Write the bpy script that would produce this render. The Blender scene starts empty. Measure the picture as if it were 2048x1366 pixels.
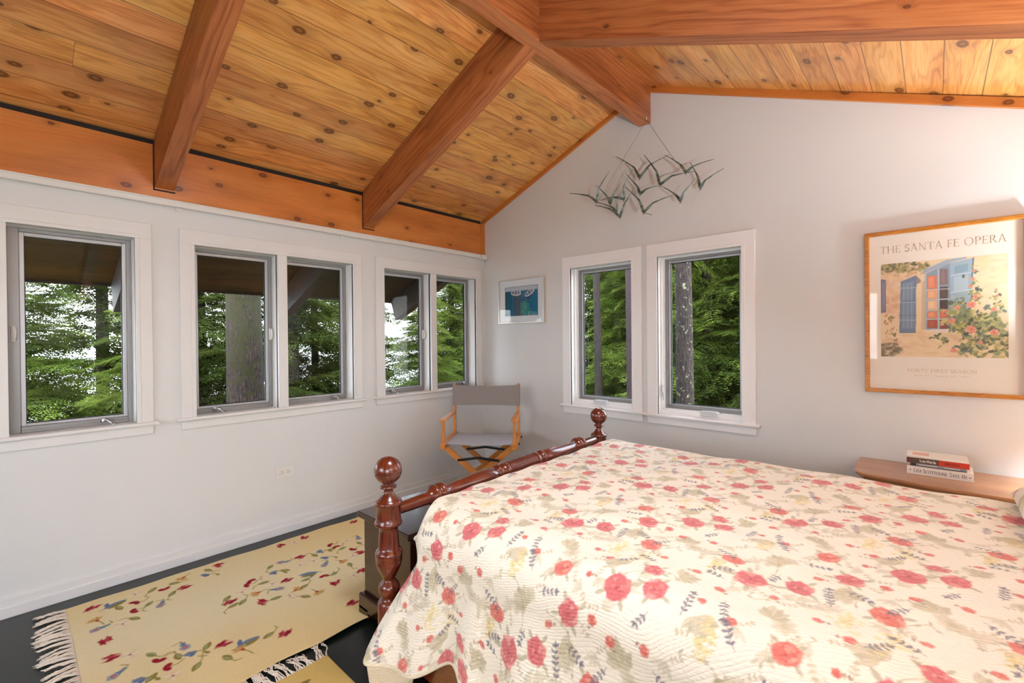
import bpy, math, random
import numpy as np
from mathutils import Vector, Matrix

S = bpy.context.scene
COL = S.collection
PI = math.pi

# ------------------------------------------------------------------ camera
cam_data = bpy.data.cameras.new('camera')
cam = bpy.data.objects.new('camera', cam_data)
COL.objects.link(cam)
cam_data.sensor_width = 36.0
cam_data.sensor_fit = 'HORIZONTAL'
cam_data.lens = 16.233
cam_data.clip_start = 0.02
cam_data.clip_end = 1000
_r = Vector((0.73764744, 0.67512694, -0.00893698))
_u = Vector((0.00260207, 0.01039368, 0.9999426))
_f = Vector((-0.67518108, 0.73762835, -0.00591014))
cam.matrix_world = Matrix(((_r.x, _u.x, -_f.x, 3.0508),
                           (_r.y, _u.y, -_f.y, -2.9581),
                           (_r.z, _u.z, -_f.z, 1.22),
                           (0, 0, 0, 1)))
S.camera = cam

# ------------------------------------------------------------------ view, sky, daylight, fill lights
S.view_settings.view_transform = 'Standard'
S.view_settings.look = 'None'
S.view_settings.gamma = 1.0
S.view_settings.use_curve_mapping = False
S.view_settings.exposure = 0.53

SKY = 6.0
LAMP_W = 66.0
FILL_LAMP_W = 96.0
world = bpy.data.worlds.new('overcast_sky')
S.world = world
world.use_nodes = True
wn = world.node_tree.nodes
wl = world.node_tree.links
wn.clear()
w_out = wn.new('ShaderNodeOutputWorld')
w_bg = wn.new('ShaderNodeBackground')
w_tc = wn.new('ShaderNodeTexCoord')
w_sep = wn.new('ShaderNodeSeparateXYZ')
w_rmp = wn.new('ShaderNodeValToRGB')
wl.new(w_tc.outputs['Generated'], w_sep.inputs[0])
wl.new(w_sep.outputs['Z'], w_rmp.inputs[0])
w_rmp.color_ramp.elements[0].position = 0.02
w_rmp.color_ramp.elements[0].color = (0.92, 0.93, 0.97, 1)
w_rmp.color_ramp.elements[1].position = 0.45
w_rmp.color_ramp.elements[1].color = (0.70, 0.82, 1.0, 1)
wl.new(w_rmp.outputs[0], w_bg.inputs[0])
w_bg.inputs[1].default_value = SKY
wl.new(w_bg.outputs[0], w_out.inputs[0])


def look_rot(direction):
    return Vector(direction).to_track_quat('-Z', 'Y').to_euler()


def area(name, loc, direction, sx, sy, power, color, portal=False, spread=PI):
    d = bpy.data.lights.new(name, 'AREA')
    d.shape = 'RECTANGLE'
    d.size = sx
    d.size_y = sy
    d.energy = power
    d.color = color
    d.spread = spread
    if portal:
        d.cycles.is_portal = True
    o = bpy.data.objects.new(name, d)
    o.location = loc
    o.rotation_euler = look_rot(direction)
    COL.objects.link(o)
    return o


# portals: they only guide the sky light through the window openings, they emit nothing
for n, (yc, w) in enumerate(((-2.99, 0.98), (-1.78, 0.98), (-0.585, 0.98))):
    area('sky_portal', (-0.16, yc, 1.28), (1, 0, 0), 1.0, w, 1, (1, 1, 1), portal=True)
area('sky_portal', (1.23, 0.16, 1.25), (0, -1, 0), 0.52, 1.05, 1, (1, 1, 1), portal=True)
area('sky_portal', (1.94, 0.16, 1.25), (0, -1, 0), 0.52, 1.05, 1, (1, 1, 1), portal=True)
# added fill lights at the unseen windows of the near and right walls (both behind the camera)
area('fill_near_window', (1.74, -5.125, 1.35), (0, 1, -0.40), 1.5, 0.95, 3, (0.88, 0.94, 1.0), spread=2.3)
area('fill_right_window', (4.06, -4.1, 1.05), (-1, 0.45, -0.40), 1.4, 1.0, 4, (0.88, 0.94, 1.0), spread=2.3)
area('fill_skylight', (2.48, -1.98, 2.74), (0, 0, -1), 0.74, 0.66, 8, (0.88, 0.94, 1.0), spread=1.75)  # added fill from above, at an unseen skylight

# ------------------------------------------------------------------ node helpers


def srgb(r, g, b):
    def f(c):
        c = c / 255.0
        return c / 12.92 if c <= 0.04045 else ((c + 0.055) / 1.055) ** 2.4
    return (f(r), f(g), f(b), 1.0)


class NT:
    def __init__(s, name):
        s.m = bpy.data.materials.new(name)
        s.m.use_nodes = True
        s.t = s.m.node_tree
        s.t.nodes.clear()
        s.out = s.t.nodes.new('ShaderNodeOutputMaterial')

    def n(s, kind, ins=None, **props):
        nd = s.t.nodes.new('ShaderNode' + kind)
        for k, v in props.items():
            setattr(nd, k, v)
        if ins:
            for k, v in ins.items():
                s.set(nd.inputs[k], v)
        return nd

    def set(s, sock, v):
        if isinstance(v, bpy.types.NodeSocket):
            s.t.links.new(v, sock)
        else:
            sock.default_value = v

    def math(s, op, a, b=None, c=None, clamp=False):
        nd = s.t.nodes.new('ShaderNodeMath')
        nd.operation = op
        nd.use_clamp = clamp
        s.set(nd.inputs[0], a)
        if b is not None:
            s.set(nd.inputs[1], b)
        if c is not None:
            s.set(nd.inputs[2], c)
        return nd.outputs[0]

    def comb(s, x, y, z=0.0):
        nd = s.t.nodes.new('ShaderNodeCombineXYZ')
        s.set(nd.inputs[0], x)
        s.set(nd.inputs[1], y)
        s.set(nd.inputs[2], z)
        return nd.outputs[0]

    def sep(s, v):
        nd = s.t.nodes.new('ShaderNodeSeparateXYZ')
        s.set(nd.inputs[0], v)
        return nd.outputs

    def noise(s, vec, scale=5, detail=3, rough=0.5, dist=0.0):
        nd = s.n('TexNoise', {'Scale': scale, 'Detail': detail, 'Roughness': rough, 'Distortion': dist})
        if vec is not None:
            s.set(nd.inputs['Vector'], vec)
        return nd.outputs[0]

    def ramp(s, fac, stops, interp='LINEAR'):
        nd = s.t.nodes.new('ShaderNodeValToRGB')
        nd.color_ramp.interpolation = interp
        el = nd.color_ramp.elements
        while len(el) > 1:
            el.remove(el[-1])
        el[0].position = stops[0][0]
        el[0].color = stops[0][1]
        for p, c in stops[1:]:
            e = el.new(p)
            e.color = c
        s.set(nd.inputs[0], fac)
        return nd.outputs[0]

    def mix(s, fac, a, b, mode='MIX'):
        nd = s.t.nodes.new('ShaderNodeMix')
        nd.data_type = 'RGBA'
        nd.blend_type = mode
        s.set(nd.inputs[0], fac)
        s.set(nd.inputs[6], a)
        s.set(nd.inputs[7], b)
        return nd.outputs[2]

    def smooth(s, x, lo, hi):
        nd = s.t.nodes.new('ShaderNodeMapRange')
        nd.interpolation_type = 'SMOOTHSTEP'
        s.set(nd.inputs[0], x)
        nd.inputs[1].default_value = lo
        nd.inputs[2].default_value = hi
        nd.inputs[3].default_value = 0.0
        nd.inputs[4].default_value = 1.0
        return nd.outputs[0]

    def bump(s, h, strength=0.3, dist=0.01, normal=None):
        nd = s.n('Bump', {'Strength': strength, 'Distance': dist, 'Height': h})
        if normal is not None:
            s.set(nd.inputs['Normal'], normal)
        return nd.outputs[0]

    def principled(s, **ins):
        nd = s.t.nodes.new('ShaderNodeBsdfPrincipled')
        for k, v in ins.items():
            s.set(nd.inputs[k.replace('_', ' ')], v)
        s.t.links.new(nd.outputs[0], s.out.inputs[0])
        return nd

    def uv(s):
        return s.n('UVMap').outputs[0]

    def obj(s):
        return s.n('TexCoord').outputs['Object']


def plain(name, col, rough=0.5, metal=0.0, bump=0.0, bscale=60, **kw):
    t = NT(name)
    ins = dict(Base_Color=col, Roughness=rough, Metallic=metal)
    ins.update(kw)
    p = t.principled(**ins)
    if bump:
        t.set(p.inputs['Normal'], t.bump(t.noise(t.obj(), bscale, 3), bump, 0.005))
    return t.m


def wood(name, dark, mid, light, knot, board=None, phase=0.0, seglen=None, rough=0.35, knots=0.35, grain=1.0,
         spec=0.5, coat=0.0, contrast=1.0, tone=0.12, seam=0.0016, bumpk=0.15):
    t = NT(name)
    u, v, _ = t.sep(t.uv())
    edge = None
    if board:
        q = t.math('DIVIDE', t.math('ADD', v, phase), board)
        bi = t.math('FLOOR', q)
        bv = t.math('MULTIPLY', t.math('FRACT', q), board)
        r0 = t.n('TexWhiteNoise', {'W': t.math('MULTIPLY', bi, 1.37)}, noise_dimensions='1D').outputs[0]
        e1 = t.math('LESS_THAN', bv, seam)
        e2 = t.math('GREATER_THAN', bv, board - seam)
        edge = t.math('MAXIMUM', e1, e2)
        if seglen:
            us = t.math('DIVIDE', t.math('ADD', u, t.math('MULTIPLY', r0, 9.0)), seglen)
            si = t.math('FLOOR', us)
            sf = t.math('MULTIPLY', t.math('FRACT', us), seglen)
            edge = t.math('MAXIMUM', edge, t.math('LESS_THAN', sf, seam))
            ident = t.math('ADD', t.math('MULTIPLY', bi, 13.71), t.math('MULTIPLY', si, 7.33))
        else:
            ident = t.math('MULTIPLY', bi, 13.71)
        wn_ = t.n('TexWhiteNoise', {'W': ident}, noise_dimensions='1D')
        rnd, rcol = wn_.outputs[0], wn_.outputs[1]
        uu = t.math('ADD', u, t.math('MULTIPLY', rnd, 37.0))
        vv = t.math('ADD', bv, t.math('MULTIPLY', rnd, 11.0))
    else:
        uu, vv, rnd = u, v, None
    # knots
    kv = t.n('TexVoronoi', {'Vector': t.comb(t.math('MULTIPLY', uu, 4.6), t.math('MULTIPLY', vv, 8.0)), 'Scale': 1.0,
                            'Randomness': 1.0}, voronoi_dimensions='2D', feature='F1')
    kd = kv.outputs['Distance']
    krand = t.sep(kv.outputs['Color'])[0]
    kon = t.math('LESS_THAN', krand, knots)
    ksize = t.math('ADD', 0.045, t.math('MULTIPLY', krand, 0.24))
    wob = t.math('MULTIPLY', t.math('SUBTRACT', t.noise(t.comb(uu, vv), 45, 2), 0.5), 0.05)
    kdn = t.math('DIVIDE', t.math('ADD', kd, wob), ksize)
    kcore = t.math('MULTIPLY', kon, t.math('SUBTRACT', 1.0, t.smooth(kdn, 0.85, 1.08)))
    khalo = t.math('MULTIPLY', kon, t.math('SUBTRACT', 1.0, t.smooth(kdn, 0.8, 3.4)))
    # grain, bending round the knots
    bend = t.math('MULTIPLY', t.math('MULTIPLY', khalo, 0.035), t.math('SUBTRACT', t.noise(t.comb(uu, vv), 9, 1), 0.1))
    vb = t.math('ADD', vv, bend)
    n1 = t.noise(t.comb(t.math('MULTIPLY', uu, 1.1 * grain), t.math('MULTIPLY', vb, 9.0 * grain)), 1.0, 3, 0.5)
    n2 = t.noise(t.comb(t.math('MULTIPLY', uu, 5 * grain), t.math('MULTIPLY', vb, 190 * grain)), 1.0, 3, 0.6)
    bands = t.math('MULTIPLY_ADD', t.math('SINE', t.math('MULTIPLY', t.math('ADD', t.math('MULTIPLY', n1, 0.22),
                   t.math('MULTIPLY', vb, 0.55)), 260 * grain)), 0.5, 0.5)
    bands = t.math('POWER', bands, 2.2)
    g = t.math('ADD', t.math('MULTIPLY', n1, 0.55), t.math('MULTIPLY', t.math('SUBTRACT', n2, 0.5), 0.55 * contrast))
    g = t.math('SUBTRACT', g, t.math('MULTIPLY', bands, 0.16 * contrast))
    g = t.math('ADD', g, 0.24)
    col = t.ramp(g, [(0.30, dark), (0.5, mid), (0.70, light)])
    blot = t.noise(t.comb(t.math('MULTIPLY', uu, 1.6), t.math('MULTIPLY', vv, 5.0)), 1.7, 2)
    hs = t.n('HueSaturation', {'Hue': 0.5, 'Saturation': 1.0, 'Fac': 1.0, 'Color': col,
                               'Value': t.math('ADD', 1.0 - 0.24, t.math('MULTIPLY', blot, 0.48))})
    col = hs.outputs[0]
    if rnd is not None:
        rr = t.sep(rcol)
        hs2 = t.n('HueSaturation', {'Color': col, 'Hue': t.math('ADD', 0.5 - 0.008, t.math('MULTIPLY', rr[1], 0.016)),
                                    'Saturation': 1.0, 'Fac': 1.0,
                                    'Value': t.math('ADD', 1 - tone, t.math('MULTIPLY', rr[0], 2 * tone))})
        col = hs2.outputs[0]
    halo_c = t.mix(0.55, mid, knot)
    col = t.mix(t.math('MULTIPLY', khalo, 0.42), col, halo_c)
    ring = t.math('MULTIPLY_ADD', t.math('SINE', t.math('MULTIPLY_ADD', kdn, 7.5, 0.4)), 0.28, 0.42)
    kc = t.mix(ring, knot, t.mix(0.45, knot, mid))
    col = t.mix(t.math('MULTIPLY', kcore, 0.9), col, kc)
    h = t.math('ADD', t.math('MULTIPLY', n2, 0.25), t.math('MULTIPLY', bands, 0.2))
    if edge is not None:
        col = t.mix(t.math('MULTIPLY', edge, 0.8), col, (dark[0] * 0.22, dark[1] * 0.22, dark[2] * 0.22, 1))
        h = t.math('SUBTRACT', h, t.math('MULTIPLY', edge, 3.0))
    p = t.principled(Base_Color=col, Roughness=rough)
    t.set(p.inputs['Specular IOR Level'], spec)
    if coat:
        p.inputs['Coat Weight'].default_value = coat
        p.inputs['Coat Roughness'].default_value = 0.18
    t.set(p.inputs['Normal'], t.bump(h, bumpk, 0.002))
    return t.m


def vcol(name, rough=0.8, coat=0.0, bump=None, spec=0.3):
    """printed / woven colour stored on the mesh itself"""
    t = NT(name)
    a = t.n('Attribute', attribute_name='print')
    p = t.principled(Base_Color=a.outputs['Color'], Roughness=rough)
    t.set(p.inputs['Specular IOR Level'], spec)
    if coat:
        p.inputs['Coat Weight'].default_value = coat
        p.inputs['Coat Roughness'].default_value = 0.02
    if bump:
        t.set(p.inputs['Normal'], bump(t))
    return t.m


M = {}
M['wall'] = (lambda t: (t.principled(Base_Color=t.mix(t.noise(t.obj(), 1.3, 3), srgb(223, 223, 222), srgb(230, 230, 229)), Roughness=0.55,
             Normal=t.bump(t.math('ADD', t.noise(t.obj(), 14, 4, 0.6), t.math('MULTIPLY', t.noise(t.obj(), 160, 2), 0.25)), 0.16, 0.006)), t.m)[1])(NT('wall_paint'))
M['trimpaint'] = plain('white_trim_paint', srgb(231, 230, 228), 0.4, bump=0.05, bscale=25)
M['railpaint'] = plain('white_rail_enamel', srgb(232, 230, 224), 0.35)
M['vinyl'] = plain('white_window_paint', srgb(248, 248, 248), 0.35)
M['alu'] = plain('grey_aluminium', srgb(150, 150, 150), 0.38, 0.55)
M['alulight'] = plain('light_aluminium', srgb(196, 200, 204), 0.35, 0.4)
M['chrome'] = plain('chrome', srgb(205, 205, 205), 0.15, 1.0)
M['gasket'] = plain('black_gasket', srgb(22, 22, 22), 0.6)
M['clearplastic'] = plain('pale_plastic', srgb(214, 218, 220), 0.25)
M['black'] = plain('black_caulk', srgb(22, 12, 8), 0.7)
M['blackmetal'] = plain('black_metal', srgb(20, 20, 22), 0.4)
M['slot'] = plain('dark_slot', srgb(25, 22, 20), 0.6)
M['ceil'] = wood('varnished_pine_boards', srgb(186, 114, 52), srgb(226, 158, 84), srgb(242, 190, 120), srgb(84, 34, 14), board=0.1285,
                 phase=-0.0455, seglen=4.4, rough=0.32, knots=0.5, tone=0.15, contrast=0.7, coat=0.15)
M['ceil_r'] = wood('varnished_pine_boards_right', srgb(186, 114, 52), srgb(226, 158, 84), srgb(242, 190, 120), srgb(84, 34, 14), board=0.1285,
                   phase=0.0025, seglen=4.4, rough=0.3, knots=0.5, tone=0.10, contrast=0.7, coat=0.2)
M['fascia'] = wood('orange_pine_board', srgb(176, 96, 36), srgb(204, 122, 52), srgb(216, 140, 68), srgb(84, 30, 12), rough=0.38, knots=0.34, contrast=0.3,
                   coat=0.1)
M['beam'] = wood('fir_beam', srgb(138, 72, 36), srgb(178, 106, 58), srgb(198, 132, 80), srgb(86, 38, 20), rough=0.42, knots=0.14, contrast=0.8, grain=0.8)
M['honeyframe'] = wood('honey_oak', srgb(160, 96, 28), srgb(196, 126, 44), srgb(212, 146, 60), srgb(90, 40, 10), rough=0.35, knots=0.0, grain=2.0)
M['chairwood'] = wood('honey_beech', srgb(190, 112, 44), srgb(214, 138, 62), srgb(228, 156, 80), srgb(120, 60, 20), rough=0.35, knots=0.0, grain=1.6, contrast=0.5,
                      coat=0.2)
M['mahogany'] = wood('polished_mahogany', srgb(70, 22, 10), srgb(104, 38, 18), srgb(130, 54, 28), srgb(40, 12, 6), rough=0.22, knots=0.0, grain=1.2, contrast=0.7,
                     coat=0.7)
M['chest'] = wood('dark_stained_pine', srgb(36, 13, 7), srgb(54, 22, 13), srgb(72, 33, 21), srgb(22, 8, 5), rough=0.22, knots=0.2, coat=0.5)
M['tablewood'] = wood('walnut_veneer', srgb(140, 88, 52), srgb(172, 118, 76), srgb(190, 138, 96), srgb(90, 50, 30), rough=0.28, knots=0.0, grain=0.9, contrast=0.5, coat=0.4)
M['floor'] = wood('dark_green_painted_boards', srgb(8, 15, 14), srgb(12, 21, 20), srgb(16, 26, 25), srgb(8, 12, 10), board=0.19, phase=0.03, rough=0.3,
                  knots=0.0, contrast=0.25, tone=0.06, seam=0.0014, bumpk=0.1)
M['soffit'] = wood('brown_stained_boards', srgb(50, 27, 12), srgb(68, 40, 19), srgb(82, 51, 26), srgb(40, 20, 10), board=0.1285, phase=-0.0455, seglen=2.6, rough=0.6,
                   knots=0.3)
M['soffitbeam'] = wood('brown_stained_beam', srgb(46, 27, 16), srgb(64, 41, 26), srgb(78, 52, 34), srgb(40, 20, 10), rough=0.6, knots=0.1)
M['deck'] = plain('roof_deck', srgb(70, 66, 60), 0.8)


def _glass():
    t = NT('window_glass')
    fr = t.n('Fresnel', {'IOR': 1.18})
    tr = t.n('BsdfTransparent', {'Color': (0.97, 0.985, 0.975, 1)})
    gl = t.n('BsdfGlossy', {'Roughness': 0.0, 'Color': (1, 1, 1, 1)})
    mx = t.n('MixShader', {0: fr.outputs[0], 1: tr.outputs[0], 2: gl.outputs[0]})
    t.t.links.new(mx.outputs[0], t.out.inputs[0])
    return t.m


M['glass'] = _glass()


def _acrylic():
    t = NT('picture_glazing')
    tr = t.n('BsdfTransparent', {'Color': (0.99, 0.99, 0.99, 1)})
    gl = t.n('BsdfGlossy', {'Roughness': 0.02, 'Color': (1, 1, 1, 1)})
    mx = t.n('MixShader', {0: 0.022, 1: tr.outputs[0], 2: gl.outputs[0]})
    t.t.links.new(mx.outputs[0], t.out.inputs[0])
    return t.m


M['acrylic'] = _acrylic()


# ------------------------------------------------------------------ mesh helpers
class MB:
    def __init__(s):
        s.v, s.f, s.uv, s.sm = [], [], [], []

    def face(s, idx, uvs, smooth=False):
        s.f.append(tuple(idx))
        s.uv.extend(uvs)
        s.sm.append(smooth)

    def box(s, lo, hi, mtx=None, off=None):
        lo, hi = Vector(lo), Vector(hi)
        dim = hi - lo
        ax = sorted(range(3), key=lambda i: -dim[i])[0]
        b = len(s.v)
        cs = [(x, y, z) for x in (lo.x, hi.x) for y in (lo.y, hi.y) for z in (lo.z, hi.z)]
        o = off if off is not None else ((b * 0.37) % 5.0, (b * 0.211) % 3.0)
        for c in cs:
            s.v.append(tuple(mtx @ Vector(c)) if mtx else c)
        for fc in ((0, 1, 3, 2), (4, 6, 7, 5), (0, 4, 5, 1), (2, 3, 7, 6), (0, 2, 6, 4), (1, 5, 7, 3)):
            pts = [cs[i] for i in fc]
            ext = [max(p[k] for p in pts) - min(p[k] for p in pts) for k in range(3)]
            flat = ext.index(min(ext))
            axes = [k for k in range(3) if k != flat]
            if ax in axes:
                a, c_ = ax, [k for k in axes if k != ax][0]
            else:
                a, c_ = axes
            sh = 0.13 * flat
            s.face([b + i for i in fc], [(p[a] + o[0], p[c_] + o[1] + sh) for p in pts])
        return s

    def bar(s, p, q, w, h, up=(0, 0, 1)):
        """box from p to q, width w sideways, height h along up"""
        p, q = Vector(p), Vector(q)
        d = q - p
        L = d.length
        x = d.normalized()
        y = Vector(up).cross(x).normalized()
        z = x.cross(y)
        m = Matrix(((x.x, y.x, z.x, p.x), (x.y, y.y, z.y, p.y), (x.z, y.z, z.z, p.z), (0, 0, 0, 1)))
        return s.box((0, -w / 2, -h / 2), (L, w / 2, h / 2), m)

    def tube(s, pts, rad, seg=10, cap=True):
        pts = [Vector(p) for p in pts]
        n = len(pts)
        rads = rad if isinstance(rad, (list, tuple)) else [rad] * n
        b = len(s.v)
        ref = None
        L = 0
        us = []
        for i, p in enumerate(pts):
            if i:
                L += (p - pts[i - 1]).length
            us.append(L)
            d = (pts[min(i + 1, n - 1)] - pts[max(i - 1, 0)]).normalized()
            if ref is None:
                ref = Vector((0, 0, 1)) if abs(d.z) < 0.9 else Vector((1, 0, 0))
            a = (ref - d * ref.dot(d)).normalized()
            ref = a
            c = d.cross(a)
            for k in range(seg):
                th = 2 * PI * k / seg
                s.v.append(tuple(p + (a * math.cos(th) + c * math.sin(th)) * rads[i]))
        for i in range(n - 1):
            for k in range(seg):
                k2 = (k + 1) % seg
                r = rads[i]
                s.face((b + i * seg + k, b + i * seg + k2, b + (i + 1) * seg + k2, b + (i + 1) * seg + k),
                       [(us[i], k * 2 * PI * r / seg), (us[i], (k + 1) * 2 * PI * r / seg), (us[i + 1], (k + 1) * 2 * PI * r / seg),
                        (us[i + 1], k * 2 * PI * r / seg)], True)
        if cap:
            s.face([b + k for k in range(seg)][::-1], [(0, 0)] * seg)
            s.face([b + (n - 1) * seg + k for k in range(seg)], [(0, 0)] * seg)
        return s

    def lathe(s, prof, base=(0, 0, 0), axis=(0, 0, 1), seg=32):
        """prof: list of (h, r) along the axis"""
        ax = Vector(axis).normalized()
        pts = [Vector(base) + ax * h for h, r in prof]
        a = Vector((1, 0, 0)) if abs(ax.x) < 0.9 else Vector((0, 1, 0))
        a = (a - ax * a.dot(ax)).normalized()
        c = ax.cross(a)
        b = len(s.v)
        for (h, r), p in zip(prof, pts):
            for k in range(seg):
                th = 2 * PI * k / seg
                s.v.append(tuple(p + (a * math.cos(th) + c * math.sin(th)) * max(r, 0.0002)))
        for i in range(len(prof) - 1):
            for k in range(seg):
                k2 = (k + 1) % seg
                s.face((b + i * seg + k, b + i * seg + k2, b + (i + 1) * seg + k2, b + (i + 1) * seg + k),
                       [(prof[i][0], k * 0.3 / seg), (prof[i][0], (k + 1) * 0.3 / seg), (prof[i + 1][0], (k + 1) * 0.3 / seg),
                        (prof[i + 1][0], k * 0.3 / seg)], True)
        s.face([b + k for k in range(seg)][::-1], [(0, 0)] * seg)
        s.face([b + (len(prof) - 1) * seg + k for k in range(seg)], [(0, 0)] * seg)
        return s

    def prism(s, poly, z0, z1, mtx=None):
        """poly (x,y) counter-clockwise, extruded from z0 to z1"""
        b = len(s.v)
        n = len(poly)
        for z in (z0, z1):
            for x, y in poly:
                p = Vector((x, y, z))
                s.v.append(tuple(mtx @ p) if mtx else tuple(p))
        s.face([b + i for i in range(n)][::-1], [poly[i] for i in range(n)][::-1])
        s.face([b + n + i for i in range(n)], [poly[i] for i in range(n)])
        L = 0
        for i in range(n):
            j = (i + 1) % n
            d = math.dist(poly[i], poly[j])
            s.face((b + i, b + j, b + n + j, b + n + i), [(L, z0), (L + d, z0), (L + d, z1), (L, z1)])
            L += d
        return s

    def quad(s, a, b_, c, d, uvs=None):
        b = len(s.v)
        s.v.extend([tuple(a), tuple(b_), tuple(c), tuple(d)])
        s.face((b, b + 1, b + 2, b + 3), uvs or [(0, 0), (1, 0), (1, 1), (0, 1)])
        return s

    def build(s, name, mat, parent=None, bevel=0.0, seg=2, smooth=None):
        me = bpy.data.meshes.new(name)
        me.from_pydata(s.v, [], s.f)
        uvl = me.uv_layers.new(name='UVMap')
        flat = np.array(s.uv, dtype=np.float32).ravel()
        uvl.data.foreach_set('uv', flat)
        sm = [True] * len(s.f) if smooth else s.sm
        me.polygons.foreach_set('use_smooth', sm)
        me.materials.append(mat)
        me.update()
        o = bpy.data.objects.new(name, me)
        COL.objects.link(o)
        if parent:
            o.parent = parent
        if bevel:
            md = o.modifiers.new('bevel', 'BEVEL')
            md.width = bevel
            md.segments = seg
            md.limit_method = 'ANGLE'
            md.angle_limit = math.radians(40)
        return o


def empty(name, loc=(0, 0, 0), rz=0.0, label=None, cat=None, group=None):
    o = bpy.data.objects.new(name, None)
    o.location = loc
    o.rotation_euler = (0, 0, rz)
    o.empty_display_size = 0.1
    COL.objects.link(o)
    if label:
        tag(o, label, cat, group)
    return o


def tag(o, label, cat, group=None):
    o['label'] = label
    o['category'] = cat
    if group:
        o['group'] = group
    return o


def struct(o):
    o['kind'] = 'structure'
    return o


def grid_mesh(name, P, mat, parent=None, colors=None, uv=None, smooth=True):
    """P: (nu, nv, 3) array -> mesh with optional per-point colours (linear rgb) and uv (nu,nv,2)"""
    nu, nv = P.shape[:2]
    me = bpy.data.meshes.new(name)
    nverts = nu * nv
    me.vertices.add(nverts)
    me.vertices.foreach_set('co', P.reshape(-1, 3).astype(np.float32).ravel())
    ii, jj = np.meshgrid(np.arange(nu - 1), np.arange(nv - 1), indexing='ij')
    a = (ii * nv + jj).ravel()
    quads = np.stack([a, a + nv, a + nv + 1, a + 1], 1).astype(np.int32)
    nf = len(quads)
    me.loops.add(nf * 4)
    me.loops.foreach_set('vertex_index', quads.ravel())
    me.polygons.add(nf)
    me.polygons.foreach_set('loop_start', np.arange(0, nf * 4, 4, dtype=np.int32))
    me.polygons.foreach_set('use_smooth', np.full(nf, smooth))
    me.update(calc_edges=True)
    if uv is not None:
        l = me.uv_layers.new(name='UVMap')
        l.data.foreach_set('uv', uv.reshape(-1, 2)[quads.ravel()].astype(np.float32).ravel())
    if colors is not None:
        ca = me.color_attributes.new('print', 'FLOAT_COLOR', 'POINT')
        c4 = np.ones((nverts, 4), np.float32)
        c4[:, :3] = colors.reshape(-1, 3)
        ca.data.foreach_set('color', c4.ravel())
    me.materials.append(mat)
    o = bpy.data.objects.new(name, me)
    COL.objects.link(o)
    if parent:
        o.parent = parent
    return o


# ------------------------------------------------------------------ a small painter for prints and weaves
def lin(c):
    c = np.asarray(c, float) / 255.0
    return np.where(c <= 0.04045, c / 12.92, ((c + 0.055) / 1.055) ** 2.4)


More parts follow.
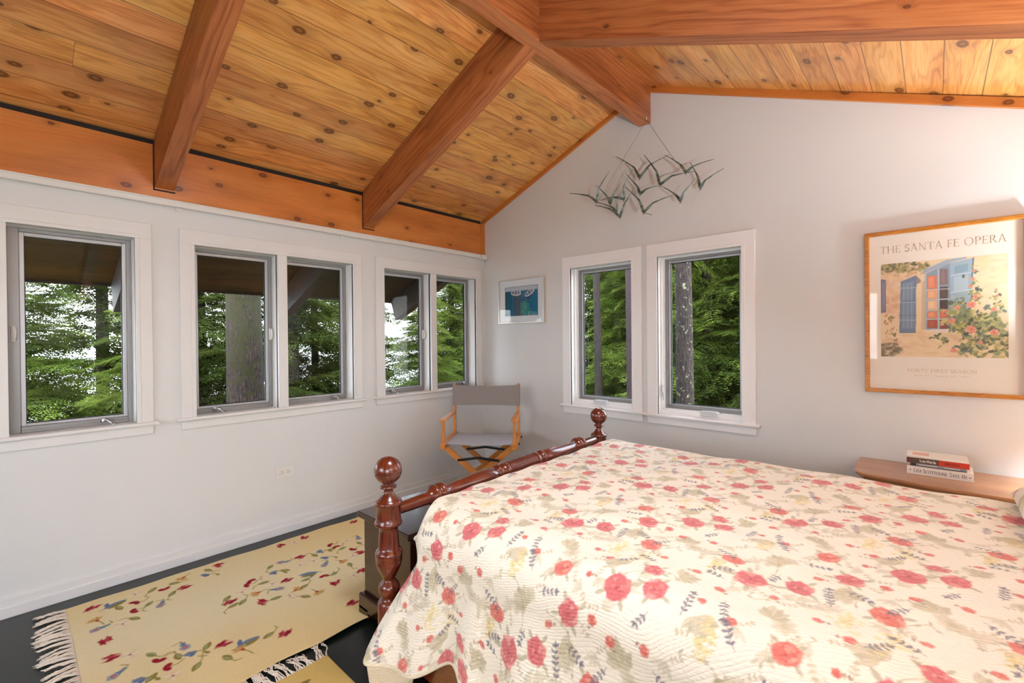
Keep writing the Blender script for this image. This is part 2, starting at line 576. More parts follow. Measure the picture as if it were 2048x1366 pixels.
class Canvas:
    """colours (sRGB 0-255) painted on a width x height metre sheet"""

    def __init__(s, w, h, res, bg, periodic=False, seed=1):
        s.nx, s.ny = int(round(w / res)), int(round(h / res))
        s.w, s.h, s.rx, s.ry = w, h, w / s.nx, h / s.ny
        s.img = np.zeros((s.nx, s.ny, 3)) + np.array(bg, float)
        s.per = periodic
        s.rng = np.random.RandomState(seed)

    def win(s, cx, cy, r):
        i0, i1 = int(math.floor((cx - r) / s.rx)), int(math.ceil((cx + r) / s.rx)) + 1
        j0, j1 = int(math.floor((cy - r) / s.ry)), int(math.ceil((cy + r) / s.ry)) + 1
        if not s.per:
            i0, i1 = max(i0, 0), min(i1, s.nx)
            j0, j1 = max(j0, 0), min(j1, s.ny)
            if i0 >= i1 or j0 >= j1:
                return None
        I, J = np.arange(i0, i1), np.arange(j0, j1)
        X, Y = np.meshgrid((I + 0.5) * s.rx, (J + 0.5) * s.ry, indexing='ij')
        return I % s.nx, J % s.ny, X, Y

    def put(s, I, J, mask, col):
        ix = np.ix_(I, J)
        a = np.clip(mask, 0, 1)[..., None]
        s.img[ix] = s.img[ix] * (1 - a) + np.asarray(col, float) * a

    def ell(s, cx, cy, rx, ry, ang, col, a=1.0, soft=0.15, ragged=0.0):
        w = s.win(cx, cy, max(rx, ry) * 1.4 + 2 * s.rx)
        if w is None:
            return
        I, J, X, Y = w
        c, n = math.cos(ang), math.sin(ang)
        dx, dy = X - cx, Y - cy
        p, q = (dx * c + dy * n) / rx, (-dx * n + dy * c) / ry
        d = np.sqrt(p * p + q * q)
        if ragged:
            th = np.arctan2(q, p)
            f = s.rng.rand() * 6
            d = d * (1 + ragged * np.sin(th * 5 + f) + ragged * 0.6 * np.sin(th * 11 + 2 * f))
        e = max(soft, 0.7 * s.rx / min(rx, ry))
        s.put(I, J, a * np.clip((1 + e - d) / (2 * e), 0, 1), col)

    def leaf(s, x, y, L, W, ang, col, a=1.0, vein=None):
        """pointed leaf starting at x,y"""
        cx, cy = x + math.cos(ang) * L / 2, y + math.sin(ang) * L / 2
        w = s.win(cx, cy, L * 0.6 + 2 * s.rx)
        if w is None:
            return
        I, J, X, Y = w
        c, n = math.cos(ang), math.sin(ang)
        p = ((X - x) * c + (Y - y) * n) / L
        q = (-(X - x) * n + (Y - y) * c)
        half = W / 2 * np.sin(np.clip(p, 0, 1) * PI) ** 0.8
        m = np.clip((half - np.abs(q)) / s.rx + 0.5, 0, 1) * ((p > 0) & (p < 1))
        s.put(I, J, a * m, col)
        if vein is not None:
            mv = np.clip((s.rx * 0.7 - np.abs(q)) / s.rx + 0.5, 0, 1) * ((p > 0.05) & (p < 0.9))
            s.put(I, J, 0.6 * a * mv, vein)

    def line(s, pts, wd, col, a=1.0):
        for (x0, y0), (x1, y1) in zip(pts[:-1], pts[1:]):
            L = math.hypot(x1 - x0, y1 - y0)
            if L < 1e-6:
                continue
            w = s.win((x0 + x1) / 2, (y0 + y1) / 2, L / 2 + wd + 2 * s.rx)
            if w is None:
                continue
            I, J, X, Y = w
            tt = np.clip(((X - x0) * (x1 - x0) + (Y - y0) * (y1 - y0)) / L ** 2, 0, 1)
            d = np.hypot(X - x0 - tt * (x1 - x0), Y - y0 - tt * (y1 - y0))
            s.put(I, J, a * np.clip((wd / 2 - d) / s.rx + 0.5, 0, 1), col)

    def poly(s, pts, col, a=1.0):
        xs, ys = [p[0] for p in pts], [p[1] for p in pts]
        cx, cy = (min(xs) + max(xs)) / 2, (min(ys) + max(ys)) / 2
        w = s.win(cx, cy, max(max(xs) - min(xs), max(ys) - min(ys)) / 2 + s.rx)
        if w is None:
            return
        I, J, X, Y = w
        ins = np.zeros(X.shape, bool)
        n = len(pts)
        for i in range(n):
            (xa, ya), (xb, yb) = pts[i], pts[(i + 1) % n]
            if ya == yb:
                continue
            cond = ((ya > Y) != (yb > Y)) & (X < (xb - xa) * (Y - ya) / (yb - ya) + xa)
            ins ^= cond
        s.put(I, J, a * ins, col)

    def rose(s, cx, cy, R, ang, cols):
        """cabbage rose: overlapping petals with dark folds, paler rims"""
        dark, mid, lite = [np.array(k, float) for k in cols]
        rg_ = s.rng
        c, n = math.cos(ang), math.sin(ang)
        rings = ((0.62, 0.46, 7), (0.42, 0.40, 6), (0.22, 0.32, 5), (0.07, 0.22, 4)) if R > 0.014 else ((0.45, 0.55, 5), (0.1, 0.35, 3))
        s.ell(cx, cy, R * 0.86, R * 0.98, ang, mid, 1, 0.12, 0.09)
        for q, (rad, size, cnt) in enumerate(rings):
            off = rg_.rand() * 6
            for k in range(cnt):
                a = off + 2 * PI * k / cnt + 0.25 * rg_.randn()
                px, py = math.cos(a) * rad * R, math.sin(a) * rad * R * 1.15 - 0.10 * R * (q > 1)
                x, y = cx + px * c - py * n, cy + px * n + py * c
                sz = size * R * (0.85 + 0.3 * rg_.rand())
                a2 = a + PI / 2 + ang
                s.ell(x - 0.10 * sz * math.cos(a + ang), y - 0.10 * sz * math.sin(a + ang), sz * 1.02, sz * 0.66, a2, dark, 0.75, 0.12, 0.05)
                t = rg_.rand()
                col = mid * (1 - t) + (lite if (k + q) % 2 else mid * 0.94 + dark * 0.06) * t
                s.ell(x + 0.10 * sz * math.cos(a + ang), y + 0.10 * sz * math.sin(a + ang), sz * 0.90, sz * 0.52, a2, col, 0.95, 0.14, 0.05)
                if R > 0.014:
                    for m_ in (-0.45, 0.0, 0.45):
                        ux, uy = math.cos(a2) * m_ * sz, math.sin(a2) * m_ * sz
                        vx, vy = math.cos(a + ang) * sz * 0.42, math.sin(a + ang) * sz * 0.42
                        s.line([(x + ux - vx * 0.5, y + uy - vy * 0.5), (x + ux * 0.8 + vx, y + uy * 0.8 + vy)], max(s.rx * 0.9, R * 0.03), dark if m_ else lite, 0.35)
        s.ell(cx, cy - 0.08 * R, R * 0.13, R * 0.10, ang, dark, 0.9, 0.25)

    def sprig(s, x, y, L, ang, n, col, lw=0.0016, ll=0.012):
        pts = []
        a = ang
        px, py = x, y
        for i in range(n + 1):
            pts.append((px, py))
            px += math.cos(a) * L / n
            py += math.sin(a) * L / n
            a += (s.rng.rand() - 0.5) * 0.3
        s.line(pts, lw, col, 0.8)
        for i, (qx, qy) in enumerate(pts[1:]):
            for sd in (-1, 1):
                s.leaf(qx, qy, ll * (0.7 + 0.5 * s.rng.rand()), ll * 0.42, ang + sd * (0.75 + 0.4 * s.rng.rand()), col, 0.9)
        s.leaf(pts[-1][0], pts[-1][1], ll * 1.1, ll * 0.45, ang, col, 0.9)

    def sample(s, X, Y):
        if s.per:
            u, v = (X / s.rx - 0.5), (Y / s.ry - 0.5)
        else:
            u = np.clip(X / s.rx - 0.5, 0, s.nx - 1.001)
            v = np.clip(Y / s.ry - 0.5, 0, s.ny - 1.001)
        i, j = np.floor(u).astype(int), np.floor(v).astype(int)
        fu, fv = (u - i)[..., None], (v - j)[..., None]
        i0, i1, j0, j1 = i % s.nx, (i + 1) % s.nx, j % s.ny, (j + 1) % s.ny
        g = s.img
        return (g[i0, j0] * (1 - fu) * (1 - fv) + g[i1, j0] * fu * (1 - fv) + g[i0, j1] * (1 - fu) * fv + g[i1, j1] * fu * fv)

# ================================================================== THE ROOM
def ceilz(x):
    return 2.295 + 0.4 * x if x <= 1.595 else 2.295 + 0.4 * (3.19 - x)


RX, NY = 3.98, -5.06          # right wall, near wall
W_Z0, W_Z1 = 0.80, 1.757
LEFT_OPEN = [(-3.462, -2.512), (-2.25, -1.305), (-1.051, -0.12)]
FAR_OPEN = [(0.960, 1.502, 0.693, 1.770), (1.668, 2.217, 0.688, 1.770)]

# floor
mb = MB()
mb.v = [(-0.14, NY - 0.14, 0), (RX + 0.1, NY - 0.14, 0), (RX + 0.1, 0.14, 0), (-0.14, 0.14, 0),
        (-0.14, NY - 0.14, -0.2), (RX + 0.1, NY - 0.14, -0.2), (RX + 0.1, 0.14, -0.2), (-0.14, 0.14, -0.2)]
mb.face((0, 1, 2, 3), [(NY, 0), (NY, 4.94), (0.14, 4.94), (0.14, 0)])
for fc in ((7, 6, 5, 4), (0, 4, 5, 1), (1, 5, 6, 2), (2, 6, 7, 3), (3, 7, 4, 0)):
    mb.face(fc, [(0, 0)] * 4)
struct(mb.build('floor', M['floor']))

# left wall with its three window openings
mb = MB()
ys = [NY - 0.14]
for a, b in LEFT_OPEN:
    a, b = a - 0.012, b + 0.012
    mb.box((-0.14, ys[-1], -0.2), (0, a, 2.232))
    mb.box((-0.14, a, -0.2), (0, b, W_Z0 - 0.02))
    mb.box((-0.14, a, W_Z1 + 0.02), (0, b, 2.232))
    ys.append(b)
mb.box((-0.14, ys[-1], -0.2), (0, 0.14, 2.232))
struct(mb.build('wall_left', M['wall']))


def gable(ylo, yhi, openings, name):
    mb = MB()
    m = Matrix(((1, 0, 0, 0), (0, 0, 1, 0), (0, 1, 0, 0), (0, 0, 0, 1)))   # (x,z,y) -> (x,y,z)
    xs = sorted(set([0.0, 1.595, RX] + [o[0] for o in openings] + [o[1] for o in openings]))
    for a, b in zip(xs[:-1], xs[1:]):
        op = [o for o in openings if o[0] <= a + 1e-6 and o[1] >= b - 1e-6]
        if op:
            mb.prism([(a, -0.2), (b, -0.2), (b, op[0][2]), (a, op[0][2])], ylo, yhi, m)
            mb.prism([(a, op[0][3]), (b, op[0][3]), (b, ceilz(b)), (a, ceilz(a))], ylo, yhi, m)
        else:
            mb.prism([(a, -0.2), (b, -0.2), (b, ceilz(b)), (a, ceilz(a))], ylo, yhi, m)
    return struct(mb.build(name, M['wall']))


gable(0.0, 0.14, FAR_OPEN, 'wall_far')
gable(NY - 0.14, NY, [(0.94, 2.52, 0.85, 1.85)], 'wall_near')
mb = MB()
mb.box((RX, NY, -0.2), (RX + 0.12, -4.9, 1.80)).box((RX, -3.3, -0.2), (RX + 0.12, 0.14, 1.80))
mb.box((RX, -4.9, -0.2), (RX + 0.12, -3.3, 0.5)).box((RX, -4.9, 1.58), (RX + 0.12, -3.3, 1.80))
struct(mb.build('wall_right', M['wall']))

# unseen windows of the near and right walls, added for fill light (behind the camera)
r = struct(empty('unseen_near_window', (0.94, NY - 0.05, 0.85)))
mb = MB()
for a in (0.0, 0.765, 1.53):
    mb.box((a, -0.03, 0), (a + 0.05, 0.03, 1.0))
mb.box((0, -0.03, 0), (1.58, 0.03, 0.05)).box((0, -0.03, 0.95), (1.58, 0.03, 1.0))
mb.build('window_frame', M['vinyl'], r, 0.003)
MB().box((0.05, -0.003, 0.05), (1.53, 0.003, 0.95)).build('pane', M['glass'], r)
r = struct(empty('unseen_right_window', (RX + 0.06, -4.1, 0.5)))
mb = MB()
for a in (-0.8, -0.025, 0.75):
    mb.box((-0.03, a, 0), (0.03, a + 0.05, 1.08))
mb.box((-0.03, -0.8, 0), (0.03, 0.8, 0.05)).box((-0.03, -0.8, 1.03), (0.03, 0.8, 1.08))
mb.build('window_frame', M['vinyl'], r, 0.003)
MB().box((-0.003, -0.75, 0.05), (0.003, 0.75, 1.03)).build('pane', M['glass'], r)

# ceiling boards, two slopes; u runs along the boards, v across them
def slope_slab(name, xa, xb, y0, y1, mat, dz=0.0, th=0.03):
    za, zb = ceilz(xa) + dz, ceilz(xb) + dz
    mb = MB()
    mb.v = [(xa, y0, za), (xb, y0, zb), (xb, y1, zb), (xa, y1, za), (xa, y0, za + th), (xb, y0, zb + th), (xb, y1, zb + th), (xa, y1, za + th)]
    mb.face((3, 2, 1, 0), [(y1, xa), (y1, xb), (y0, xb), (y0, xa)])
    mb.face((4, 5, 6, 7), [(y0, xa), (y0, xb), (y1, xb), (y1, xa)])
    for fc in ((0, 1, 5, 4), (1, 2, 6, 5), (2, 3, 7, 6), (3, 0, 4, 7)):
        mb.face(fc, [(0, 0), (0.1, 0), (0.1, 0.02), (0, 0.02)])
    return struct(mb.build(name, mat))


YR = 0.10
o1 = slope_slab('ceiling', -0.02, 1.595, NY - 0.14, 0.14, M['ceil'])
o2 = slope_slab('ceiling', 1.595, RX + 0.1, -1.66, 0.14, M['ceil_r'])
slope_slab('ceiling', 1.595, RX + 0.1, NY - 0.14, -2.31, M['ceil_r'])
slope_slab('ceiling', 1.595, 2.10, -2.31, -1.66, M['ceil_r'])
slope_slab('ceiling', 2.86, RX + 0.1, -2.31, -1.66, M['ceil_r'])
slope_slab('roof_deck', -1.60, 1.595, NY - 0.2, 0.145, M['deck'], 0.031, 0.14)
slope_slab('roof_deck', 1.595, RX + 0.5, -1.66, 0.145, M['deck'], 0.031, 0.14)
slope_slab('roof_deck', 1.595, RX + 0.5, NY - 0.2, -2.31, M['deck'], 0.031, 0.14)
slope_slab('roof_deck', 1.595, 2.10, -2.31, -1.66, M['deck'], 0.031, 0.14)
slope_slab('roof_deck', 2.86, RX + 0.5, -2.31, -1.66, M['deck'], 0.031, 0.14)
r = struct(empty('added_skylight', (2.48, -1.985, ceilz(2.48) + 0.10)))  # skylight out of view, added to bring light down on the bed
m_ = Matrix.Rotation(math.atan(0.4), 4, 'Y')
mb = MB()
for (lo, hi) in (((-0.43, -0.34, -0.02), (-0.37, 0.34, 0.02)), ((0.37, -0.34, -0.02), (0.43, 0.34, 0.02)), ((-0.37, -0.34, -0.02), (0.37, -0.28, 0.02)), ((-0.37, 0.28, -0.02), (0.37, 0.34, 0.02))):
    mb.box(lo, hi, m_)
mb.build('window_frame', M['vinyl'], r, 0.003)
MB().box((-0.37, -0.28, -0.003), (0.37, 0.28, 0.003), m_).build('pane', M['glass'], r)
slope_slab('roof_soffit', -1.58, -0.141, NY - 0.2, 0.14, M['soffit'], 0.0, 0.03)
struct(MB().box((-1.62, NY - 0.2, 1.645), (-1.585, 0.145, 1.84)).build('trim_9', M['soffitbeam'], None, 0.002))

# the board over the left windows, the dark gap above it and round the rafters
struct(MB().box((0.0, NY, 1.96), (0.012, -0.045, 2.262)).build('trim_1', M['fascia']))
mb = MB().box((-0.004, NY, 2.262), (0.006, -0.045, 2.288))
for y0 in (-3.633, -2.425, -1.218):
    mb.box((0.0, y0 - 0.006, 2.022), (0.0135, y0, 2.285)).box((0.0, y0 - 0.006, 2.022), (0.0135, y0 + 0.09, 2.030))
struct(mb.build('trim_2', M['black']))
struct(MB().box((0.0, -0.045, 1.96), (0.02, 0.0, 2.268)).build('trim_3', M['fascia'], None, 0.002))

# battens where the slopes meet the gable wall
mb = MB().bar((0.0, -0.009, 2.281), (1.556, -0.009, 2.8985), 0.018, 0.032)
struct(mb.build('trim_4', M['fascia'], None, 0.002))
mb = MB().bar((1.634, -0.009, 2.900), (RX, -0.009, 2.900 - 0.4065 * (RX - 1.634)), 0.018, 0.042)
struct(mb.build('trim_5', M['fascia'], None, 0.002))

# baseboards
mb = MB().box((0, NY, 0), (0.012, 0, 0.086)).box((0, NY, 0), (0.018, 0, 0.05))
struct(mb.build('baseboard_left', M['trimpaint'], None, 0.003))
mb = MB().box((0, -0.012, 0), (RX, 0, 0.086)).box((0, -0.018, 0), (RX, 0, 0.05))
struct(mb.build('baseboard_far', M['trimpaint'], None, 0.003))

# ------------------------------------------------------------------ beams
MB().box((1.553, NY, 2.670), (1.637, -0.0, 2.915)).build('ridge_beam', M['beam'], None, 0.004)
tag(bpy.data.objects['ridge_beam'], 'long timber ridge beam running along the peak of the ceiling', 'beam')


def rafter_left(y0, label, w=0.086):
    root = empty('rafter_beam', (0, y0, 2.0), 0, label, 'beam', 'exposed rafters on the window side')
    k = 0.406
    h = 0.236
    n = Vector((-k, 0, 1)).normalized()

    def bot(x):
        return Vector((x, w / 2, 2.032 + k * x - 2.0))
    p, q = bot(-0.07) + n * h / 2, bot(1.553 + 0.082) + n * h / 2
    MB().bar(p, q, w, h, up=(-k, 0, 1)).build('beam', M['beam'], root, 0.004)
    p, q = bot(-1.46) + n * h / 2, bot(-0.075) + n * h / 2
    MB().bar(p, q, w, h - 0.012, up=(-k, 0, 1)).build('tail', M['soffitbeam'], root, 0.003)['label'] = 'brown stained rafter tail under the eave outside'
    return root


rafter_left(-2.425, 'sloping timber rafter above the single window at the far left')
rafter_left(-1.218, 'sloping timber rafter above the wall between the two double windows')
rafter_left(-3.633, 'sloping timber rafter nearest the camera end of the window wall')
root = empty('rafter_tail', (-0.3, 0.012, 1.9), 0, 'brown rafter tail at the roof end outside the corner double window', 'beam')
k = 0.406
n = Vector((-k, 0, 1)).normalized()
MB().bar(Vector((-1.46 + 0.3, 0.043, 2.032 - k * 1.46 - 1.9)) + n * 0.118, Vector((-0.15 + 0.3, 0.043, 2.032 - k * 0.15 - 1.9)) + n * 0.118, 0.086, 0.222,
         up=(-k, 0, 1)).build('beam', M['soffitbeam'], root, 0.003)


def rafter_right(y0, label):
    k, h, w = -0.4125, 0.238, 0.084
    n = Vector((-k, 0, 1)).normalized()

    def bot(x):
        return Vector((x, y0 + w / 2, 2.667 + k * (x - 1.637)))
    o = MB().bar(bot(1.637 - 0.075) + n * h / 2, bot(RX - 0.01) + n * h / 2, w, h, up=(-k, 0, 1)).build('rafter_beam', M['beam'], None, 0.004)
    tag(o, label, 'beam')
    return o


rafter_right(-1.196, 'large dark timber rafter crossing the top right of the view')
rafter_right(-2.405, 'timber rafter on the bed side of the ridge, overhead')
rafter_right(-3.61, 'timber rafter on the bed side of the ridge, behind the camera')


# ------------------------------------------------------------------ windows
def window(name, loc, rz, lights, z0, z1, cw, ch, stool, apron, style, cranks, latches, fl=None):
    """local x along the wall, y into the wall, z up"""
    root = struct(empty(name, loc, rz))
    a0, a1 = lights[0][0], lights[-1][1]
    th = 0.018
    mb = MB()
    mb.box((a0 - cw, -th, stool[0] + 0.014), (a0, 0, z1 + 0.002)).box((a1, -th, stool[0] + 0.014), (a1 + cw, 0, z1 + 0.002))
    mb.box((a0 - cw, -th - 0.001, z1), (a1 + cw, 0, z1 + ch))
    for l, r_ in zip(lights[:-1], lights[1:]):
        mb.box((l[1], -th, stool[0] + 0.014), (r_[0], 0.02, z1 + 0.002))
    e = 0.02     # inner bead of the casing
    mb.box((a0 - e, -th - 0.003, z0), (a0, 0, z1)).box((a1, -th - 0.003, z0), (a1 + e, 0, z1)).box((a0 - e, -th - 0.0031, z1), (a1 + e, 0, z1 + e))
    TP = M['vinyl'] if style == 'white' else M['trimpaint']
    mb.build('casing', TP, root, 0.003)
    mb = MB().box((a0 - cw - 0.022, -0.036, stool[0]), (a1 + cw + 0.022, 0.03, stool[1]))
    mb.build('window_sill', TP, root, 0.007, 3)
    MB().box((a0 - cw, -0.015, apron), (a1 + cw, 0, stool[0])).build('apron', TP, root, 0.003)
    D = 0.12
    mb = MB()
    mb.box((a0 - 0.02, 0.0, z1), (a1 + 0.02, D, z1 + 0.02)).box((a0 - 0.02, 0.0, z0 - 0.02), (a1 + 0.02, D, z0))
    mb.box((a0 - 0.02, 0.0, z0), (a0, D, z1)).box((a1, 0.0, z0), (a1 + 0.02, D, z1))
    for l, r_ in zip(lights[:-1], lights[1:]):
        mb.box((l[1], 0.0, z0), (r_[0], D, z1))
    if style == 'white':
        for a, b in lights:   # stepped stops and a deep white sill block
            mb.box((a, 0.035, z0), (a + 0.008, D, z1)).box((b - 0.008, 0.035, z0), (b, D, z1))
            mb.box((a, 0.06, z0), (a + 0.014, D, z1)).box((a, 0.03, z0), (b, D, z0 + 0.030)).box((a, 0.055, z0), (b, D, z0 + 0.040))
            mb.box((a, 0.06, z1 - 0.006), (b, D, z1))
    mb.build('jamb', M['vinyl'] if style == 'white' else M['trimpaint'], root, 0.002)
    for i, (a, b) in enumerate(lights):
        if style == 'white':
            a_, b_, zb, zt = a + 0.012, b - 0.006, z0 + 0.038, z1 - 0.004
            f1, f1l, fb, s1 = 0.020, 0.020, 0.022, 0.014
            yf = 0.082
        else:
            a_, b_, zb, zt = a, b, z0, z1
            f1, fb, s1 = 0.020, 0.030, 0.017
            f1l = fl[i] if fl else 0.020
            yf = 0.085
        fr = MB()
        fr.box((a_, yf, zb), (a_ + f1l, yf + 0.035, zt)).box((b_ - f1, yf, zb), (b_, yf + 0.035, zt))
        fr.box((a_ + f1l, yf, zt - f1 * 0.9), (b_ - f1, yf + 0.035, zt)).box((a_ + f1l, yf - 0.004, zb), (b_ - f1, yf + 0.035, zb + fb))
        fr.box((a_ + f1l, yf - 0.008, zb), (b_ - f1, yf, zb + fb * 0.45))
        fo = fr.build('window_frame', M['alu'], root, 0.002)
        sa = MB()
        A, B, ZB, ZT = a_ + f1l, b_ - f1, zb + fb, zt - f1 * 0.9
        y0 = yf + 0.008
        sa.box((A, y0, ZB), (A + s1, y0 + 0.02, ZT)).box((B - s1, y0, ZB), (B, y0 + 0.02, ZT))
        sa.box((A + s1, y0, ZT - s1), (B - s1, y0 + 0.02, ZT)).box((A + s1, y0, ZB), (B - s1, y0 + 0.02, ZB + s1 * 0.7))
        sa.build('sash', M['alulight'], root, 0.002)
        A, B, ZB, ZT = A + s1, B - s1, ZB + s1 * 0.7, ZT - s1
        g = 0.0035
        ga = MB().box((A, y0 + 0.006, ZB), (A + g, y0 + 0.02, ZT)).box((B - g, y0 + 0.006, ZB), (B, y0 + 0.02, ZT))
        ga.box((A, y0 + 0.006, ZB), (B, y0 + 0.02, ZB + g)).box((A, y0 + 0.006, ZT - g), (B, y0 + 0.02, ZT))
        ga.build('gasket', M['gasket'], root)
        MB().box((A + g, y0 + 0.012, ZB + g), (B - g, y0 + 0.015, ZT - g)).build('pane', M['glass'], root)
    for a in cranks:
        if style == 'white':
            w = 0.12
            mb = MB().prism([(-w / 2, 0), (w / 2, 0), (w / 2 - 0.006, 0.026), (w / 2 - 0.02, 0.034), (-w / 2 + 0.006, 0.034), (-w / 2, 0.026)], 0, 0.045,
                            Matrix(((1, 0, 0, a), (0, 0, -1, 0.062), (0, 1, 0, z0 + 0.016), (0, 0, 0, 1))))
            mb.build('crank_cover', M['clearplastic'], root, 0.006, 3)
        else:
            z = z0 + 0.022
            mb = MB().lathe([(0, 0.012), (0.010, 0.011), (0.022, 0.007), (0.03, 0.007)], (a, 0.078, z), (0, -1, 0.15), 14)
            mb.tube([(a, 0.052, z + 0.002), (a + 0.012, 0.046, z + 0.006), (a + 0.026, 0.044, z - 0.010), (a + 0.034, 0.04, z - 0.018)],
                    [0.006, 0.006, 0.005, 0.0045], 8)
            mb.lathe([(0, 0.003), (0.003, 0.008), (0.010, 0.008), (0.013, 0.004)], (a + 0.036, 0.045, z - 0.020), (0, -1, 0.1), 12)
            mb.build('crank_handle', M['chrome'], root)
    for a, z in latches:
        if style == 'white':
            mb = MB().box((a - 0.006, 0.02, z - 0.03), (a + 0.002, 0.035, z + 0.05)).bar((a + 0.002, 0.024, z + 0.0), (a + 0.010, 0.018, z - 0.055), 0.006, 0.010, up=(1, 0, 0))
            mb.build('latch', M['clearplastic'], root, 0.002)
        else:
            pts = [(a, 0.080, z + 0.032), (a + 0.003, 0.066, z + 0.026), (a + 0.005, 0.060, z + 0.005), (a + 0.004, 0.064, z - 0.02), (a, 0.076, z - 0.034)]
            mb = MB().tube(pts, [0.0045, 0.006, 0.0065, 0.006, 0.004], 8)
            mb.box((a - 0.006, 0.074, z - 0.036), (a + 0.008, 0.086, z + 0.036))
            mb.build('latch', M['railpaint'], root, 0.001)
    return root


HP = PI / 2
window('window_1', (0, -2.987, 0), HP, [(-0.475, -0.030), (0.030, 0.475)], W_Z0, W_Z1, 0.070, 0.083, (0.784, 0.803), 0.737, 'grey', [0.353], [(0.046, 1.263)],
       fl=[0.02, 0.038])
window('window_2', (0, -1.782, 0), HP, [(-0.468, -0.028), (0.029, 0.477)], W_Z0, W_Z1, 0.070, 0.083, (0.784, 0.803), 0.737, 'grey', [-0.355, 0.362], [(-0.043, 1.263)])
window('window_3', (0, -0.588, 0), HP, [(-0.463, -0.028), (0.028, 0.468)], W_Z0, W_Z1, 0.070, 0.083, (0.784, 0.803), 0.737, 'grey', [-0.356, 0.393], [(-0.043, 1.263)])
window('window_4', (1.231, 0, 0), 0, [(-0.259, 0.259)], 0.705, 1.758, 0.075, 0.092, (0.691, 0.707), 0.642, 'white', [-0.02], [(0.25, 0.82)])
window('window_5', (1.9425, 0, 0), 0, [(-0.2625, 0.2625)], 0.700, 1.758, 0.0755, 0.090, (0.689, 0.705), 0.641, 'white', [0.062], [(-0.247, 0.85)])

# ------------------------------------------------------------------ curtain rail with its cords, outlet
rail = empty('curtain_rail', (0.012, -2.0, 1.96), 0, 'long white curtain rail along the top of the window wall', 'curtain rail')
mb = MB().box((0.0, NY + 2.0, -0.012), (0.024, 1.97, 0.020)).box((0.0, NY + 2.0, 0.012), (0.030, 1.97, 0.021))
mb.build('rail', M['railpaint'], rail, 0.003)
for y in (-1.1, -0.32, 0.62, 1.55):
    MB().box((0.0, y - 0.012, -0.034), (0.004, y + 0.012, -0.008)).lathe([(0, 0.003), (0.003, 0.003)], (0.004, y, -0.024), (1, 0, 0), 10).build('bracket', M['railpaint'], rail, 0.001)
MB().box((0.0, 1.925, -0.022), (0.052, 1.985, 0.018)).build('end_cap', M['railpaint'], rail, 0.004)
cord_z = -1.31
MB().tube([(0.012, 1.955, -0.02), (0.012, 1.955, -0.7), (0.014, 1.95, cord_z)], 0.0018, 6).build('pull_cord', M['railpaint'], rail)
MB().tube([(0.030, 1.962, -0.02), (0.030, 1.96, -0.7), (0.032, 1.955, -1.24)], 0.0018, 6).build('pull_cord', M['railpaint'], rail)
MB().lathe([(0, 0.003), (0.006, 0.007), (0.055, 0.0045), (0.10, 0.006), (0.105, 0.002)], (0.032, 1.955, -1.66), (0, 0, 1), 12).build('cord_tassel', M['railpaint'], rail)

out = empty('wall_outlet', (0.0, -1.7755, 0.387), 0, 'white double electric socket set sideways low on the window wall', 'wall outlet')
MB().box((0, -0.057, -0.036), (0.005, 0.057, 0.036)).build('cover_plate', M['railpaint'], out, 0.002)
MB().box((0.004, -0.035, -0.0165), (0.0075, 0.035, 0.0165)).build('receptacle', M['railpaint'], out, 0.001)
for yc in (-0.019, 0.019):
    mb = MB()
    mb.box((0.007, yc - 0.008, 0.005), (0.0079, yc + 0.001, 0.0072)).box((0.007, yc - 0.008, -0.0072), (0.0079, yc + 0.001, -0.005))
    mb.lathe([(0, 0.0024), (0.0009, 0.0024)], (0.007, yc + 0.007, 0), (1, 0, 0), 10)
    mb.build('slots', M['slot'], out)

# ================================================================== THE BED
CX = Vector((1.604, -1.325, 0))
bed = empty('bed', (2.6, -1.33, 0), 0, 'dark turned-wood double bed with ball-topped foot posts under the floral quilt', 'bed')
BL = Vector((2.6, -1.33, 0))


def loc(p):
    return tuple(Vector(p) - BL)


post_prof = [(0.0, 0.020), (0.02, 0.026), (0.06, 0.030), (0.10, 0.024), (0.12, 0.036), (0.13, 0.040), (0.295, 0.040), (0.305, 0.034), (0.312, 0.022),
             (0.322, 0.030), (0.335, 0.036), (0.350, 0.037), (0.362, 0.032), (0.372, 0.022), (0.380, 0.019), (0.386, 0.024), (0.392, 0.026), (0.400, 0.031),
             (0.415, 0.038), (0.430, 0.0435), (0.440, 0.0455), (0.442, 0.0440), (0.445, 0.0462), (0.449, 0.0445), (0.452, 0.0465), (0.456, 0.0448),
             (0.460, 0.0468), (0.470, 0.0470), (0.478, 0.0445), (0.484, 0.0385), (0.492, 0.0362), (0.52, 0.0345), (0.545, 0.0328), (0.560, 0.0326), (0.566, 0.040),
             (0.570, 0.0465), (0.576, 0.0485), (0.582, 0.0465), (0.586, 0.0440), (0.60, 0.0432), (0.638, 0.0432), (0.642, 0.0470), (0.648, 0.0478), (0.652, 0.0465),
             (0.657, 0.040), (0.664, 0.031), (0.674, 0.0225), (0.684, 0.0165), (0.692, 0.0155), (0.696, 0.020), (0.699, 0.0285), (0.703, 0.0295), (0.707, 0.028),
             (0.710, 0.020), (0.712, 0.019)]
R0 = 0.0485
for i in range(0, 25):
    a = -PI / 2 + 0.42 + (PI - 0.42) * i / 24
    post_prof.append((0.760 + R0 * math.sin(a), R0 * math.cos(a)))
